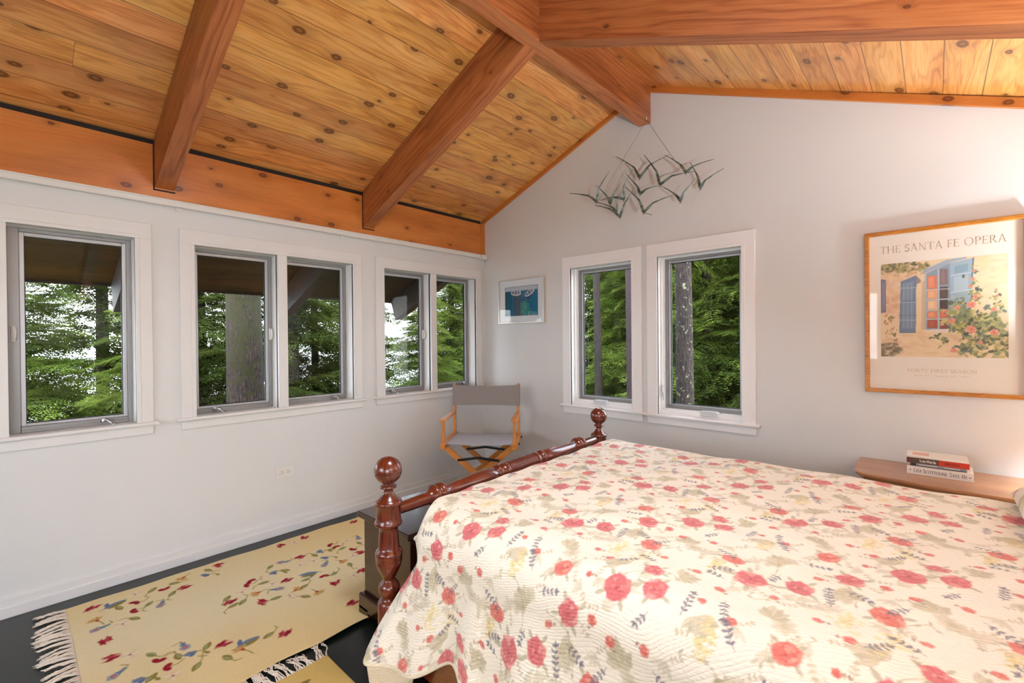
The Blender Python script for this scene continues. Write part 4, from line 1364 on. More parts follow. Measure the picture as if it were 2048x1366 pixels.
# roman capitals as thick and thin strokes: (advance width, [(points, thick?)])
GL = {
    'T': (0.80, [([(0.04, 0.97), (0.76, 0.97)], 0), ([(0.40, 0.97), (0.40, 0.02)], 1), ([(0.28, 0.02), (0.52, 0.02)], 0), ([(0.04, 0.99), (0.03, 0.84)], 0), ([(0.76, 0.99), (0.78, 0.84)], 0)]),
    'H': (0.92, [([(0.14, 1), (0.14, 0)], 1), ([(0.78, 1), (0.78, 0)], 1), ([(0.14, 0.52), (0.78, 0.52)], 0), ([(0.04, 0.98), (0.26, 0.98)], 0), ([(0.04, 0.02), (0.26, 0.02)], 0),
                 ([(0.66, 0.98), (0.88, 0.98)], 0), ([(0.66, 0.02), (0.88, 0.02)], 0)]),
    'E': (0.66, [([(0.14, 1), (0.14, 0)], 1), ([(0.04, 0.98), (0.56, 0.98)], 0), ([(0.04, 0.02), (0.60, 0.02)], 0), ([(0.14, 0.52), (0.46, 0.52)], 0), ([(0.56, 0.99), (0.57, 0.84)], 0),
                 ([(0.60, 0.01), (0.63, 0.20)], 0), ([(0.46, 0.60), (0.46, 0.44)], 0)]),
    'S': (0.62, [(arcpts(0.30, 0.75, 0.20, 0.23, 30, 240, 12) + arcpts(0.32, 0.26, 0.22, 0.25, 75, -150, 12), 1), ([(0.50, 0.98), (0.50, 0.82)], 0), ([(0.08, 0.20), (0.09, 0.02)], 0)]),
    'A': (0.88, [([(0.42, 1.03), (0.10, 0)], 0), ([(0.42, 1.03), (0.76, 0)], 1), ([(0.20, 0.36), (0.62, 0.36)], 0), ([(0.0, 0.02), (0.20, 0.02)], 0), ([(0.64, 0.02), (0.88, 0.02)], 0)]),
    'N': (0.96, [([(0.16, 1), (0.16, 0)], 0), ([(0.12, 1), (0.82, -0.03)], 1), ([(0.82, 1), (0.82, -0.03)], 0), ([(0.02, 0.99), (0.18, 0.99)], 0), ([(0.06, 0.02), (0.28, 0.02)], 0), ([(0.72, 0.98), (0.94, 0.98)], 0)]),
    'F': (0.62, [([(0.14, 1), (0.14, 0)], 1), ([(0.04, 0.98), (0.56, 0.98)], 0), ([(0.14, 0.52), (0.46, 0.52)], 0), ([(0.04, 0.02), (0.28, 0.02)], 0), ([(0.56, 0.99), (0.57, 0.84)], 0), ([(0.46, 0.60), (0.46, 0.44)], 0)]),
    'O': (1.04, [(arcpts(0.52, 0.5, 0.44, 0.51, 60, 150, 8), 0), (arcpts(0.52, 0.5, 0.44, 0.51, 150, 240, 8), 1), (arcpts(0.52, 0.5, 0.44, 0.51, 240, 330, 8), 0), (arcpts(0.52, 0.5, 0.44, 0.51, -30, 60, 8), 1)]),
    'P': (0.68, [([(0.14, 1), (0.14, 0)], 1), ([(0.04, 0.98), (0.34, 0.98)] + arcpts(0.34, 0.74, 0.26, 0.24, 90, -90, 10) + [(0.14, 0.50)], 0), (arcpts(0.34, 0.74, 0.26, 0.24, 50, -50, 6), 1),
                 ([(0.02, 0.02), (0.28, 0.02)], 0)]),
    'R': (0.80, [([(0.14, 1), (0.14, 0)], 1), ([(0.04, 0.98), (0.32, 0.98)] + arcpts(0.32, 0.75, 0.24, 0.23, 90, -90, 10) + [(0.14, 0.52)], 0), (arcpts(0.32, 0.75, 0.24, 0.23, 50, -50, 6), 1),
                 ([(0.02, 0.02), (0.28, 0.02)], 0), ([(0.34, 0.52), (0.76, 0.0)], 1)]),
    'Y': (0.78, [([(0.08, 0.98), (0.38, 0.50)], 1), ([(0.70, 0.98), (0.38, 0.50)], 0), ([(0.38, 0.50), (0.38, 0.02)], 1), ([(0.26, 0.02), (0.50, 0.02)], 0), ([(0.0, 0.98), (0.20, 0.98)], 0), ([(0.60, 0.98), (0.78, 0.98)], 0)]),
    'I': (0.34, [([(0.16, 1), (0.16, 0)], 1), ([(0.05, 0.98), (0.28, 0.98)], 0), ([(0.05, 0.02), (0.28, 0.02)], 0)]),
    'L': (0.62, [([(0.14, 1), (0.14, 0)], 1), ([(0.04, 0.98), (0.28, 0.98)], 0), ([(0.04, 0.02), (0.56, 0.02)], 0), ([(0.56, 0.01), (0.59, 0.20)], 0)]),
    'C': (0.86, [(arcpts(0.50, 0.5, 0.42, 0.51, 50, 130, 8), 0), (arcpts(0.50, 0.5, 0.42, 0.51, 130, 240, 10), 1), (arcpts(0.50, 0.5, 0.42, 0.51, 240, 312, 8), 0), ([(0.78, 0.95), (0.79, 0.74)], 0)]),
    'V': (0.84, [([(0.10, 0.98), (0.42, 0)], 1), ([(0.74, 0.98), (0.42, 0)], 0), ([(0.0, 0.98), (0.22, 0.98)], 0), ([(0.64, 0.98), (0.84, 0.98)], 0)]),
    'M': (1.10, [([(0.20, 1), (0.14, 0)], 0), ([(0.20, 1), (0.54, 0)], 1), ([(0.54, 0), (0.88, 1)], 0), ([(0.88, 1), (0.96, 0)], 1), ([(0.04, 0.02), (0.26, 0.02)], 0), ([(0.84, 0.02), (1.08, 0.02)], 0)]),
}


def lettering(name, text, height, width, mat, parent, mtx, thick=0.085, thin=0.045, small=0.78, th=0.0004):
    """small letters given in lower case are drawn as small capitals; fitted to the given width"""
    x, items = 0.0, []
    for c in text:
        if c == ' ':
            x += 0.42
            continue
        sc = small if c.islower() else 1.0
        wd, st = GL[c.upper()]
        for pts, k in st:
            items.append(([(x + p[0] * sc, p[1] * sc) for p in pts], (thick if k else thin)))
        x += wd * sc + 0.10
    kx = width / (x - 0.10)
    mb = MB()
    for pts, w in items:
        pts = [(p[0] * kx, p[1] * height) for p in pts]
        hw = w * height / 2
        nrm = []
        for i in range(len(pts)):
            a, b = pts[max(i - 1, 0)], pts[min(i + 1, len(pts) - 1)]
            d = math.hypot(b[0] - a[0], b[1] - a[1]) or 1
            nrm.append((-(b[1] - a[1]) / d * hw, (b[0] - a[0]) / d * hw))
        for i in range(len(pts) - 1):
            (ax, ay), (bx, by), (n1, n2), (m1, m2) = pts[i], pts[i + 1], nrm[i], nrm[i + 1]
            mb.quad((ax - n1, ay - n2, th), (bx - m1, by - m2, th), (bx + m1, by + m2, th), (ax + n1, ay + n2, th))
    o = mb.build(name, mat, parent)
    o.matrix_local = mtx
    return o


FRONT = lambda x, y, z: Matrix(((1, 0, 0, x), (0, 0, -1, y), (0, 1, 0, z), (0, 0, 0, 1)))   # text plane facing -Y

M['pages'] = plain('book_pages', srgb(232, 224, 204), 0.8)
M['bk_white'] = plain('white_book_cover', srgb(236, 230, 222), 0.25)
M['bk_grey'] = plain('grey_book_cover', srgb(150, 156, 164), 0.3)
M['bk_red'] = plain('red_book_cover', srgb(206, 58, 36), 0.3)
M['bk_brown'] = plain('brown_book_cover', srgb(88, 66, 52), 0.3)
M['ink'] = plain('dark_print', srgb(96, 84, 76), 0.5)
M['ink_lt'] = plain('light_print', srgb(238, 232, 220), 0.5)
M['ink_dkred'] = plain('dark_red_print', srgb(120, 22, 14), 0.5)
M['bk_black'] = plain('black_band', srgb(40, 36, 36), 0.4)


def book(x0, x1, z0, z1, mat, label, depth=0.135, y0=-0.24, rz=0.0, dy=0.0):
    root = empty('book', ((x0 + x1) / 2, y0 + dy, z0), rz, label, 'book', 'books stacked on the bedside table')
    L, h = x1 - x0, z1 - z0 - 0.0006
    c = 0.0015 if h > 0.012 else 0.001
    mb = MB().box((-L / 2, 0, 0), (L / 2, c, h)).box((-L / 2, c, 0), (L / 2, depth, c)).box((-L / 2, c, h - c), (L / 2, depth, h))
    mb.build('cover', mat, root, 0.0008)
    MB().box((-L / 2 + 0.001, c, c), (L / 2 - 0.001, depth - 0.002, h - c)).build('pages', M['pages'], root)
    return root, L, h


zb = 0.6015
b, L, h = book(2.957, 3.170, zb, zb + 0.037, M['bk_white'], 'thick white paperback at the bottom of the book stack', rz=-0.01)
lettering('lettering', 'Lisa Scottoline', 0.0165, 0.108, M['ink'], b, FRONT(-L / 2 + 0.024, -0.0003, 0.011), 0.11, 0.06)
lettering('lettering', 'Save Me', 0.0165, 0.054, M['ink'], b, FRONT(-L / 2 + 0.140, -0.0003, 0.011), 0.10, 0.05)
MB().prism([(-0.003, 0), (0.0, -0.004), (0.003, 0), (0.0, 0.004)], 0, 0.0004, FRONT(-L / 2 + 0.012, -0.0002, 0.019)).build('emblem', M['ink'], b)
MB().prism([(-0.004, 0.001), (0.0, -0.003), (0.004, 0.001), (0.0, 0.0025)], 0, 0.0004, FRONT(L / 2 - 0.011, -0.0002, 0.017)).build('emblem', M['ink'], b)
zb += 0.037
b, L, h = book(2.968, 3.150, zb, zb + 0.014, M['bk_grey'], 'thin grey paperback, second from the bottom of the stack', depth=0.12, dy=0.005)
MB().box((-L / 2 + 0.002, -0.0004, 0.001), (-L / 2 + 0.020, 0.0, h - 0.001)).build('spine_band', M['bk_black'], b)
MB().box((-L / 2, -0.0004, 0.0), (L / 2, 0.0, 0.0028)).build('spine_band', M['bk_black'], b)
for (xa, sz) in ((-L / 2 + 0.03, 0.055), (0.022, 0.045)):
    mb = MB()
    xq = xa
    rr = random.Random(3)
    while xq < xa + sz:
        w = 0.003 + 0.004 * rr.random()
        mb.box((xq, -0.0004, 0.0055), (xq + w, 0, 0.0095))
        xq += w + 0.0015
    mb.build('spine_print', M['ink_lt'], b)['kind'] = 'stuff'
zb += 0.014
b, L, h = book(2.957, 3.158, zb, zb + 0.024, M['bk_red'], 'brown and red paperback titled To the White Sea', depth=0.13, dy=0.0, rz=0.012)
MB().box((-L / 2 - 0.0002, -0.0005, 0), (0.005, 0.0, h)).build('spine_band', M['bk_brown'], b)
MB().box((-L / 2 - 0.0003, -0.0008, 0.004), (-L / 2 + 0.012, 0.0, h - 0.003)).build('spine_band', M['ink_dkred'], b)
text_mesh('lettering', 'To the White Sea', 0.017, M['ink_lt'], b, FRONT(-L / 2 + 0.042, -0.0008, 0.006), 0.0004, fit=0.055)
text_mesh('lettering', 'JAMES DICKEY', 0.012, M['ink_dkred'], b, FRONT(0.022, -0.0008, 0.008), 0.0003, fit=0.050)
zb += 0.024
b, L, h = book(2.956, 3.156, zb, zb + 0.0085, M['bk_white'], 'slim glossy white book lying on top of the stack', depth=0.132, dy=-0.001, rz=0.012)
MB().box((-L / 2 + 0.02, 0.02, h), (-L / 2 + 0.075, 0.085, h + 0.0003)).build('cover_picture', plain('pale_red_print', srgb(222, 168, 152), 0.25), b)

# ================================================================== FRAMED POSTER
ps = empty('framed_poster', (3.0715, 0.0, 0.938), 0, 'large opera poster in an oak frame above the bedside table', 'picture')
FW, FH, fw = 0.563, 0.795, 0.0185
mb = MB()
x0, x1, z0, z1 = -FW / 2, FW / 2, 0, FH
for poly in (((x0, z0), (x1, z0), (x1 - fw, z0 + fw), (x0 + fw, z0 + fw)), ((x0 + fw, z1 - fw), (x1 - fw, z1 - fw), (x1, z1), (x0, z1)),
             ((x0, z0), (x0 + fw, z0 + fw), (x0 + fw, z1 - fw), (x0, z1)), ((x1 - fw, z0 + fw), (x1, z0), (x1, z1), (x1 - fw, z1 - fw))):
    mb.prism([poly[k] for k in range(4)], 0.004, 0.028, Matrix(((1, 0, 0, 0), (0, 0, -1, 0), (0, 1, 0, 0), (0, 0, 0, 1))))
    # uv along the bar
mb.build('frame', M['honeyframe'], ps, 0.002)
MB().box((x0 + 0.006, -0.008, 0.006), (x1 - 0.006, -0.003, z1 - 0.006)).build('backing', M['bk_brown'], ps)
M['paper'] = plain('cream_poster_paper', srgb(244, 236, 224), 0.7)
MB().box((x0 + 0.008, -0.011, 0.008), (x1 - 0.008, -0.008, z1 - 0.008)).build('poster_sheet', M['paper'], ps)
PW, PH = 0.435, 0.458
pc = Canvas(PW, PH, 0.0014, (238, 212, 172), seed=3)
rg = pc.rng


def daub(n_, xr, yr, cols, r0, r1, a=0.6, ang=None, asp=0.5):
    for k in range(n_):
        x, y = PW * (xr[0] + (xr[1] - xr[0]) * rg.rand()), PH * (yr[0] + (yr[1] - yr[0]) * rg.rand())
        r_ = r0 + (r1 - r0) * rg.rand()
        an = rg.rand() * PI if ang is None else ang + 0.3 * rg.randn()
        pc.ell(x, y, r_, r_ * asp, an, cols[rg.randint(len(cols))], a, 0.3, 0.1)


daub(160, (0, 1), (0, 1), [(240, 216, 178), (232, 202, 160), (242, 222, 190), (236, 200, 164)], 0.015, 0.035, 0.35)
daub(70, (0.02, 0.30), (0.45, 0.95), [(226, 178, 140), (214, 156, 118), (236, 200, 166), (220, 172, 148)], 0.010, 0.026, 0.5)
daub(60, (0, 1), (0.0, 0.26), [(232, 200, 150), (224, 186, 138), (238, 210, 170), (214, 180, 150)], 0.012, 0.035, 0.5, 0.0, 0.25)
daub(60, (0.74, 1.0), (0.62, 1.0), [(244, 222, 176), (240, 212, 160), (246, 230, 196)], 0.015, 0.03, 0.5, 0.3, 0.3)


def quadp(pts, col, a=1.0):
    pc.poly([(PW * x, PH * y) for x, y in pts], col, a)


quadp([(0, 0.47), (0.045, 0.48), (0.045, 0.83), (0, 0.84)], (112, 112, 140))
quadp([(0.012, 0.50), (0.035, 0.51), (0.035, 0.80), (0.012, 0.81)], (136, 132, 158))
# left shutter
quadp([(0.16, 0.25), (0.30, 0.25), (0.305, 0.855), (0.175, 0.80)], (98, 124, 160))
quadp([(0.18, 0.60), (0.28, 0.61), (0.285, 0.80), (0.19, 0.765)], (128, 150, 178), 0.8)
quadp([(0.18, 0.30), (0.285, 0.30), (0.285, 0.56), (0.18, 0.55)], (120, 146, 176), 0.8)
for k in range(9):
    x = 0.185 + 0.011 * k
    pc.line([(PW * x, PH * 0.30), (PW * (x + 0.004), PH * (0.76 + 0.02 * (k % 3)))], 0.0018, [(84, 106, 140), (164, 182, 200), (106, 130, 158)][k % 3], 0.7)
for (y, c_) in ((0.575, (176, 190, 204)), (0.44, (92, 112, 146)), (0.39, (170, 186, 202)), (0.73, (170, 186, 202))):
    pc.line([(PW * 0.165, PH * y), (PW * 0.335, PH * (y - 0.005))], 0.004, c_, 0.9)
quadp([(0.305, 0.855), (0.345, 0.80), (0.335, 0.72), (0.305, 0.74)], (150, 132, 128))
quadp([(0.31, 0.28), (0.375, 0.28), (0.375, 0.80), (0.31, 0.76)], (238, 214, 176))
quadp([(0.345, 0.28), (0.378, 0.28), (0.378, 0.80), (0.35, 0.78)], (206, 170, 126), 0.7)
# window
quadp([(0.375, 0.27), (0.575, 0.27), (0.575, 0.955), (0.375, 0.86)], (124, 150, 178))
quadp([(0.36, 0.86), (0.58, 0.96), (0.70, 0.985), (0.70, 1.0), (0.55, 0.99), (0.36, 0.90)], (150, 172, 194))
panes = [((0.395, 0.70, 0.475, 0.84), (206, 118, 88)), ((0.495, 0.74, 0.56, 0.90), (120, 96, 100)), ((0.395, 0.60, 0.475, 0.69), (226, 158, 116)), ((0.495, 0.60, 0.56, 0.72), (72, 54, 52)),
         ((0.395, 0.49, 0.475, 0.585), (232, 180, 140)), ((0.495, 0.49, 0.56, 0.585), (50, 36, 34)), ((0.395, 0.40, 0.475, 0.475), (214, 128, 92)), ((0.495, 0.40, 0.56, 0.475), (196, 92, 66)),
         ((0.395, 0.30, 0.475, 0.385), (150, 62, 44)), ((0.495, 0.29, 0.555, 0.385), (110, 44, 36))]
for (a, b_, c_, d_), cl in panes:
    quadp([(a, b_), (c_, b_), (c_, d_), (a, d_)], cl)
    quadp([(a + 0.01, b_ + 0.01), (c_ - 0.02, b_ + 0.02), (c_ - 0.03, d_ - 0.01), (a + 0.01, d_ - 0.02)], tuple(min(255, int(v * 1.18) + 8) for v in cl), 0.6)
for y in (0.39, 0.482, 0.592, 0.695):
    pc.line([(PW * 0.385, PH * y), (PW * 0.57, PH * y)], 0.004, (206, 216, 222), 0.9)
pc.line([(PW * 0.486, PH * 0.28), (PW * 0.486, PH * 0.90)], 0.006, (176, 194, 210), 0.95)
pc.line([(PW * 0.384, PH * 0.28), (PW * 0.384, PH * 0.86)], 0.004, (186, 202, 214), 0.95)
quadp([(0.36, 0.27), (0.60, 0.25), (0.60, 0.29), (0.38, 0.285)], (232, 222, 212))
# right shutter
quadp([(0.575, 0.46), (0.735, 0.46), (0.755, 0.985), (0.575, 0.955)], (150, 180, 200))
quadp([(0.61, 0.84), (0.71, 0.86), (0.715, 0.935), (0.61, 0.915)], (118, 158, 182), 0.9)
quadp([(0.60, 0.66), (0.71, 0.67), (0.715, 0.82), (0.605, 0.81)], (176, 202, 214), 0.8)
for (y) in (0.825, 0.655):
    pc.line([(PW * 0.585, PH * y), (PW * 0.745, PH * (y + 0.02))], 0.004, (206, 222, 228), 0.9)
for k in range(7):
    pc.line([(PW * (0.61 + 0.016 * k), PH * 0.50), (PW * (0.612 + 0.016 * k), PH * 0.64)], 0.002, (120, 154, 180), 0.6)
pc.line([(PW * 0.752, PH * 0.985), (PW * 0.742, PH * 0.80)], 0.005, (60, 90, 140), 0.8)
# foliage
daub(90, (0.0, 0.40), (0.90, 1.0), [(96, 92, 60), (136, 126, 74), (178, 160, 92), (70, 72, 50), (160, 150, 96)], 0.005, 0.014, 0.85)
daub(26, (0.10, 0.36), (0.86, 0.93), [(150, 120, 80), (196, 164, 104), (210, 170, 130)], 0.004, 0.010, 0.7)
daub(40, (0.0, 0.16), (0.0, 0.14), [(106, 96, 70), (140, 128, 98), (84, 84, 72), (164, 146, 110)], 0.006, 0.016, 0.8, 0.2)
daub(30, (0.03, 0.14), (0.16, 0.45), [(120, 108, 62), (154, 122, 70), (180, 134, 80), (92, 88, 56)], 0.003, 0.008, 0.8, 1.1)
GR = [(70, 84, 56), (104, 118, 70), (150, 150, 76), (186, 178, 92), (54, 62, 54), (122, 138, 98), (168, 166, 106), (86, 108, 96), (204, 194, 120)]


def bank(n_, pts, sx, sy, r0=0.006, r1=0.014):
    for k in range(n_):
        x, y = pts[rg.randint(len(pts))]
        r_ = r0 + (r1 - r0) * rg.rand()
        pc.ell(PW * (x + sx * rg.randn()), PH * (y + sy * rg.randn()), r_, r_ * (0.4 + 0.3 * rg.rand()), rg.rand() * PI, GR[rg.randint(len(GR))], 0.9, 0.2, 0.1)


bank(120, [(0.62, 0.45), (0.70, 0.42), (0.62, 0.33)], 0.05, 0.05)
bank(300, [(0.72, 0.35), (0.82, 0.40), (0.90, 0.36), (0.78, 0.22), (0.90, 0.14), (0.70, 0.12), (0.96, 0.26), (0.80, 0.08), (0.97, 0.06)], 0.055, 0.06)
bank(34, [(0.42, 0.20), (0.46, 0.21), (0.50, 0.20), (0.54, 0.17), (0.50, 0.12)], 0.02, 0.015, 0.004, 0.009)
bank(46, [(0.75, 0.85), (0.76, 0.75), (0.76, 0.66), (0.79, 0.60)], 0.025, 0.03, 0.004, 0.009)
bank(26, [(0.915, 0.62), (0.915, 0.55), (0.92, 0.48)], 0.02, 0.03, 0.003, 0.008)
bank(30, [(0.64, 0.57), (0.66, 0.52)], 0.03, 0.02, 0.004, 0.008)
for (x, y, r_) in ((0.63, 0.50, 0.011), (0.735, 0.525, 0.015), (0.765, 0.60, 0.011), (0.73, 0.71, 0.008), (0.745, 0.78, 0.008), (0.76, 0.86, 0.006), (0.59, 0.37, 0.013), (0.735, 0.28, 0.017),
                   (0.90, 0.25, 0.014), (0.90, 0.47, 0.010), (0.605, 0.07, 0.012), (0.53, 0.47, 0.009), (0.92, 0.60, 0.006), (0.915, 0.66, 0.005), (0.80, 0.15, 0.009)):
    pc.rose(PW * x, PH * y, r_, rg.rand() * 3, [(206, 96, 78), (232, 140, 122), (246, 196, 180)])
    pc.ell(PW * x, PH * y, r_ * 0.25, r_ * 0.22, 0, (196, 120, 60), 0.9, 0.3)
nx_, ny_ = 310, 326
PX, PY = np.meshgrid(np.linspace(0, PW, nx_), np.linspace(0, PH, ny_), indexing='ij')
M['printed'] = vcol('poster_print', 0.7)
grid_mesh('picture', np.stack([PX + (2.8535 - 3.0715), np.full_like(PX, -0.0114), PY + (1.1155 - 0.938)], -1), M['printed'], ps, lin(pc.sample(PX, PY) * 0.84 + np.array([246, 234, 216]) * 0.16), smooth=False)['label'] = \
    'painting of a blue-shuttered window with pink hollyhocks'
M['goldink'] = plain('tan_print', srgb(186, 164, 138), 0.6)
M['goldink2'] = plain('pale_tan_print', srgb(204, 180, 152), 0.6)
lettering('title_lettering', 'THE SANTA FE OPERA', 0.0345, 0.432, M['goldink'], ps, FRONT(2.852 - 3.0715, -0.0112, 1.6255 - 0.938), 0.085, 0.04)
lettering('season_lettering', 'FORTY FIRST SEASON', 0.0145, 0.238, M['goldink2'], ps, FRONT(2.954 - 3.0715, -0.0112, 1.044 - 0.938), 0.11, 0.07)
text_mesh('date_lettering', 'June 27 - August 23, 1997', 0.010, M['goldink2'], ps, FRONT(2.976 - 3.0715, -0.0112, 1.024 - 0.938), 0, 0.3, 1.5, fit=0.190)
MB().box((x0 + 0.010, -0.0165, 0.010), (x1 - 0.010, -0.0145, z1 - 0.010)).build('glazing', M['acrylic'], ps)

# ================================================================== SMALL FRAMED PRINT
sp_ = empty('framed_print', (0.461, 0.0, 1.352), 0, 'small silver-framed print of two white rowboats on teal water', 'picture')
x0, x1, z1, fw = -0.254, 0.254, 0.378, 0.009
mb = MB()
for poly in (((x0, 0), (x1, 0), (x1 - fw, fw), (x0 + fw, fw)), ((x0 + fw, z1 - fw), (x1 - fw, z1 - fw), (x1, z1), (x0, z1)), ((x0, 0), (x0 + fw, fw), (x0 + fw, z1 - fw), (x0, z1)),
             ((x1 - fw, fw), (x1, 0), (x1, z1), (x1 - fw, z1 - fw))):
    mb.prism(list(poly), 0.003, 0.026, Matrix(((1, 0, 0, 0), (0, 0, -1, 0), (0, 1, 0, 0), (0, 0, 0, 1))))
M['silver'] = plain('champagne_metal_frame', srgb(214, 206, 192), 0.3, 0.5)
mb.build('frame', M['silver'], sp_, 0.0015)
M['matboard'] = plain('pale_grey_mat', srgb(232, 238, 244), 0.8)
MB().box((x0 + 0.005, -0.014, 0.005), (x1 - 0.005, -0.008, z1 - 0.005)).build('mat', M['matboard'], sp_)
SW, SH = 0.362, 0.244
sc = Canvas(SW, SH, 0.0016, (34, 108, 142), seed=9)


def sq(pts, col, a=1.0):
    sc.poly([(SW * x, SH * y) for x, y in pts], col, a)


sq([(0, 0), (0.08, 0), (0.07, 1), (0, 1)], (60, 84, 84))
sq([(0.10, 0), (0.24, 0), (0.22, 0.86), (0.08, 0.86)], (12, 96, 130))
sq([(0.28, 0), (0.47, 0), (0.47, 0.72), (0.25, 0.74)], (64, 86, 112))
sq([(0.40, 0), (0.49, 0), (0.48, 0.72), (0.42, 0.72)], (84, 78, 96))
sq([(0.49, 0), (0.80, 0), (0.68, 0.50), (0.48, 0.46)], (52, 132, 128))
sq([(0.48, 0.5), (0.62, 0.66), (0.66, 0.5)], (36, 84, 110))
rs = sc.rng
for k in range(240):
    x, y = 0.49 + 0.28 * rs.rand(), 0.42 * rs.rand()
    sc.ell(SW * x, SH * y, 0.004, 0.0018, rs.rand() * 0.6, [(96, 168, 150), (60, 140, 140), (30, 110, 120), (120, 184, 164)][rs.randint(4)], 0.7, 0.3)
for k in range(120):
    x, y = 0.70 + 0.28 * rs.rand(), 0.12 * rs.rand() ** 1.3
    sc.ell(SW * x, SH * y, 0.003, 0.0015, rs.rand(), (170, 214, 216), 0.7, 0.3)
for k in range(160):
    sc.ell(SW * rs.rand(), SH * 0.85 * rs.rand(), 0.008, 0.001, 0, [(30, 120, 150), (24, 90, 128), (50, 118, 142)][rs.randint(3)], 0.35, 0.3)


def boat(cx, cy, L, ang, flip=1):
    c, s_ = math.cos(ang), math.sin(ang)

    def tr(p):
        return (SW * cx + (p[0] * c - p[1] * s_) * L, SH * cy + (p[0] * s_ + p[1] * c) * L)
    hull = [(-0.5, 0.02), (-0.42, 0.12), (-0.2, 0.2), (0.2, 0.22), (0.5, 0.17), (0.52, -0.17), (0.2, -0.24), (-0.2, -0.2), (-0.42, -0.1)]
    sc.poly([tr(p) for p in hull], (222, 224, 228))
    sc.poly([tr((p[0] * 0.86 + 0.01, p[1] * 0.70 + 0.02)) for p in hull], (104, 112, 132))
    for xx_ in (-0.18, 0.12, 0.36):
        sc.poly([tr(p) for p in ((xx_, -0.19), (xx_ + 0.08, -0.19), (xx_ + 0.08, 0.19), (xx_, 0.19))], (196, 206, 222))


boat(0.335, 0.80, 0.115, 0.03)
sq([(0.62, 0.62), (0.74, 0.55), (0.85, 0.70), (0.80, 0.76)], (28, 58, 86), 0.8)
boat(0.755, 0.765, 0.108, 0.55)
sq([(0, 0.865), (1, 0.865), (1, 1), (0, 1)], (188, 200, 214))
PX, PY = np.meshgrid(np.linspace(0, SW, 200), np.linspace(0, SH, 140), indexing='ij')
grid_mesh('picture', np.stack([PX + (0.283 - 0.461), np.full_like(PX, -0.0143), PY + (1.418 - 1.352)], -1), M['printed'], sp_, lin(sc.sample(PX, PY)), smooth=False)
mb = MB()
for (a, b_, c_, d_) in ((0.279, 1.414, 0.283, 1.666), (0.645, 1.414, 0.649, 1.666), (0.279, 1.414, 0.649, 1.418), (0.279, 1.662, 0.649, 1.666)):
    mb.box((a - 0.461, -0.0152, b_ - 1.352), (c_ - 0.461, -0.014, d_ - 1.352))
mb.build('mat_bevel', plain('mat_bevel_grey', srgb(120, 134, 140), 0.7), sp_)
MB().box((x0 + 0.006, -0.0205, 0.006), (x1 - 0.006, -0.0190, z1 - 0.006)).build('glazing', M['acrylic'], sp_)

# ================================================================== SCULPTURE OF FLYING BIRDS
BIRDS = [[(1.425, -0.1, 2.477), (1.56, -0.1, 2.368), (1.601, -0.1, 2.287), (1.68, -0.12, 2.343), (1.818, -0.13, 2.371)], [(1.65, -0.13, 2.416), (1.733, -0.13, 2.29), (1.756, -0.13, 2.197), (1.843, -0.15, 2.227), (1.989, -0.16, 2.215)], [(1.806, -0.16, 2.363), (1.901, -0.16, 2.281), (1.936, -0.16, 2.223), (1.986, -0.18, 2.242), (2.112, -0.19, 2.248)], [(1.938, -0.1, 2.301), (1.987, -0.1, 2.199), (2.0, -0.1, 2.127), (2.036, -0.12, 2.161), (2.149, -0.13, 2.202)], [(1.765, -0.13, 2.187), (1.856, -0.13, 2.114), (1.889, -0.13, 2.066), (1.917, -0.15, 2.107), (2.004, -0.16, 2.177)], [(1.527, -0.16, 2.229), (1.628, -0.16, 2.119), (1.658, -0.16, 2.033), (1.734, -0.18, 2.076), (1.876, -0.19, 2.093)], [(1.501, -0.1, 2.338), (1.585, -0.1, 2.232), (1.604, -0.1, 2.178), (1.658, -0.12, 2.194), (1.747, -0.13, 2.193)], [(1.28, -0.13, 2.303), (1.371, -0.13, 2.207), (1.395, -0.13, 2.15), (1.428, -0.15, 2.196), (1.513, -0.16, 2.276)], [(1.078, -0.16, 2.283), (1.236, -0.16, 2.233), (1.304, -0.16, 2.175), (1.335, -0.18, 2.258), (1.429, -0.19, 2.354)], [(1.296, -0.1, 2.199), (1.399, -0.1, 2.2), (1.483, -0.1, 2.17), (1.493, -0.12, 2.249), (1.57, -0.13, 2.343)], [(1.293, -0.13, 2.18), (1.409, -0.13, 2.123), (1.442, -0.13, 2.083), (1.461, -0.15, 2.136), (1.523, -0.16, 2.232)], [(1.29, -0.16, 2.153), (1.412, -0.16, 2.104), (1.486, -0.16, 2.037), (1.533, -0.18, 2.114), (1.62, -0.19, 2.2)]]
t_ = NT('verdigris_steel')
t_.principled(Base_Color=t_.ramp(t_.noise(t_.obj(), 30, 3), [(0.4, srgb(84, 92, 86)), (0.6, srgb(134, 152, 146))]), Roughness=0.45, Metallic=0.45)
M['birdmetal'] = t_.m
bs = empty('bird_sculpture', (1.62, 0.0, 2.2), 0, 'metal wall sculpture of a flock of flying birds hung under the ridge beam', 'wall sculpture')
BO = Vector((1.62, 0.0, 2.2))


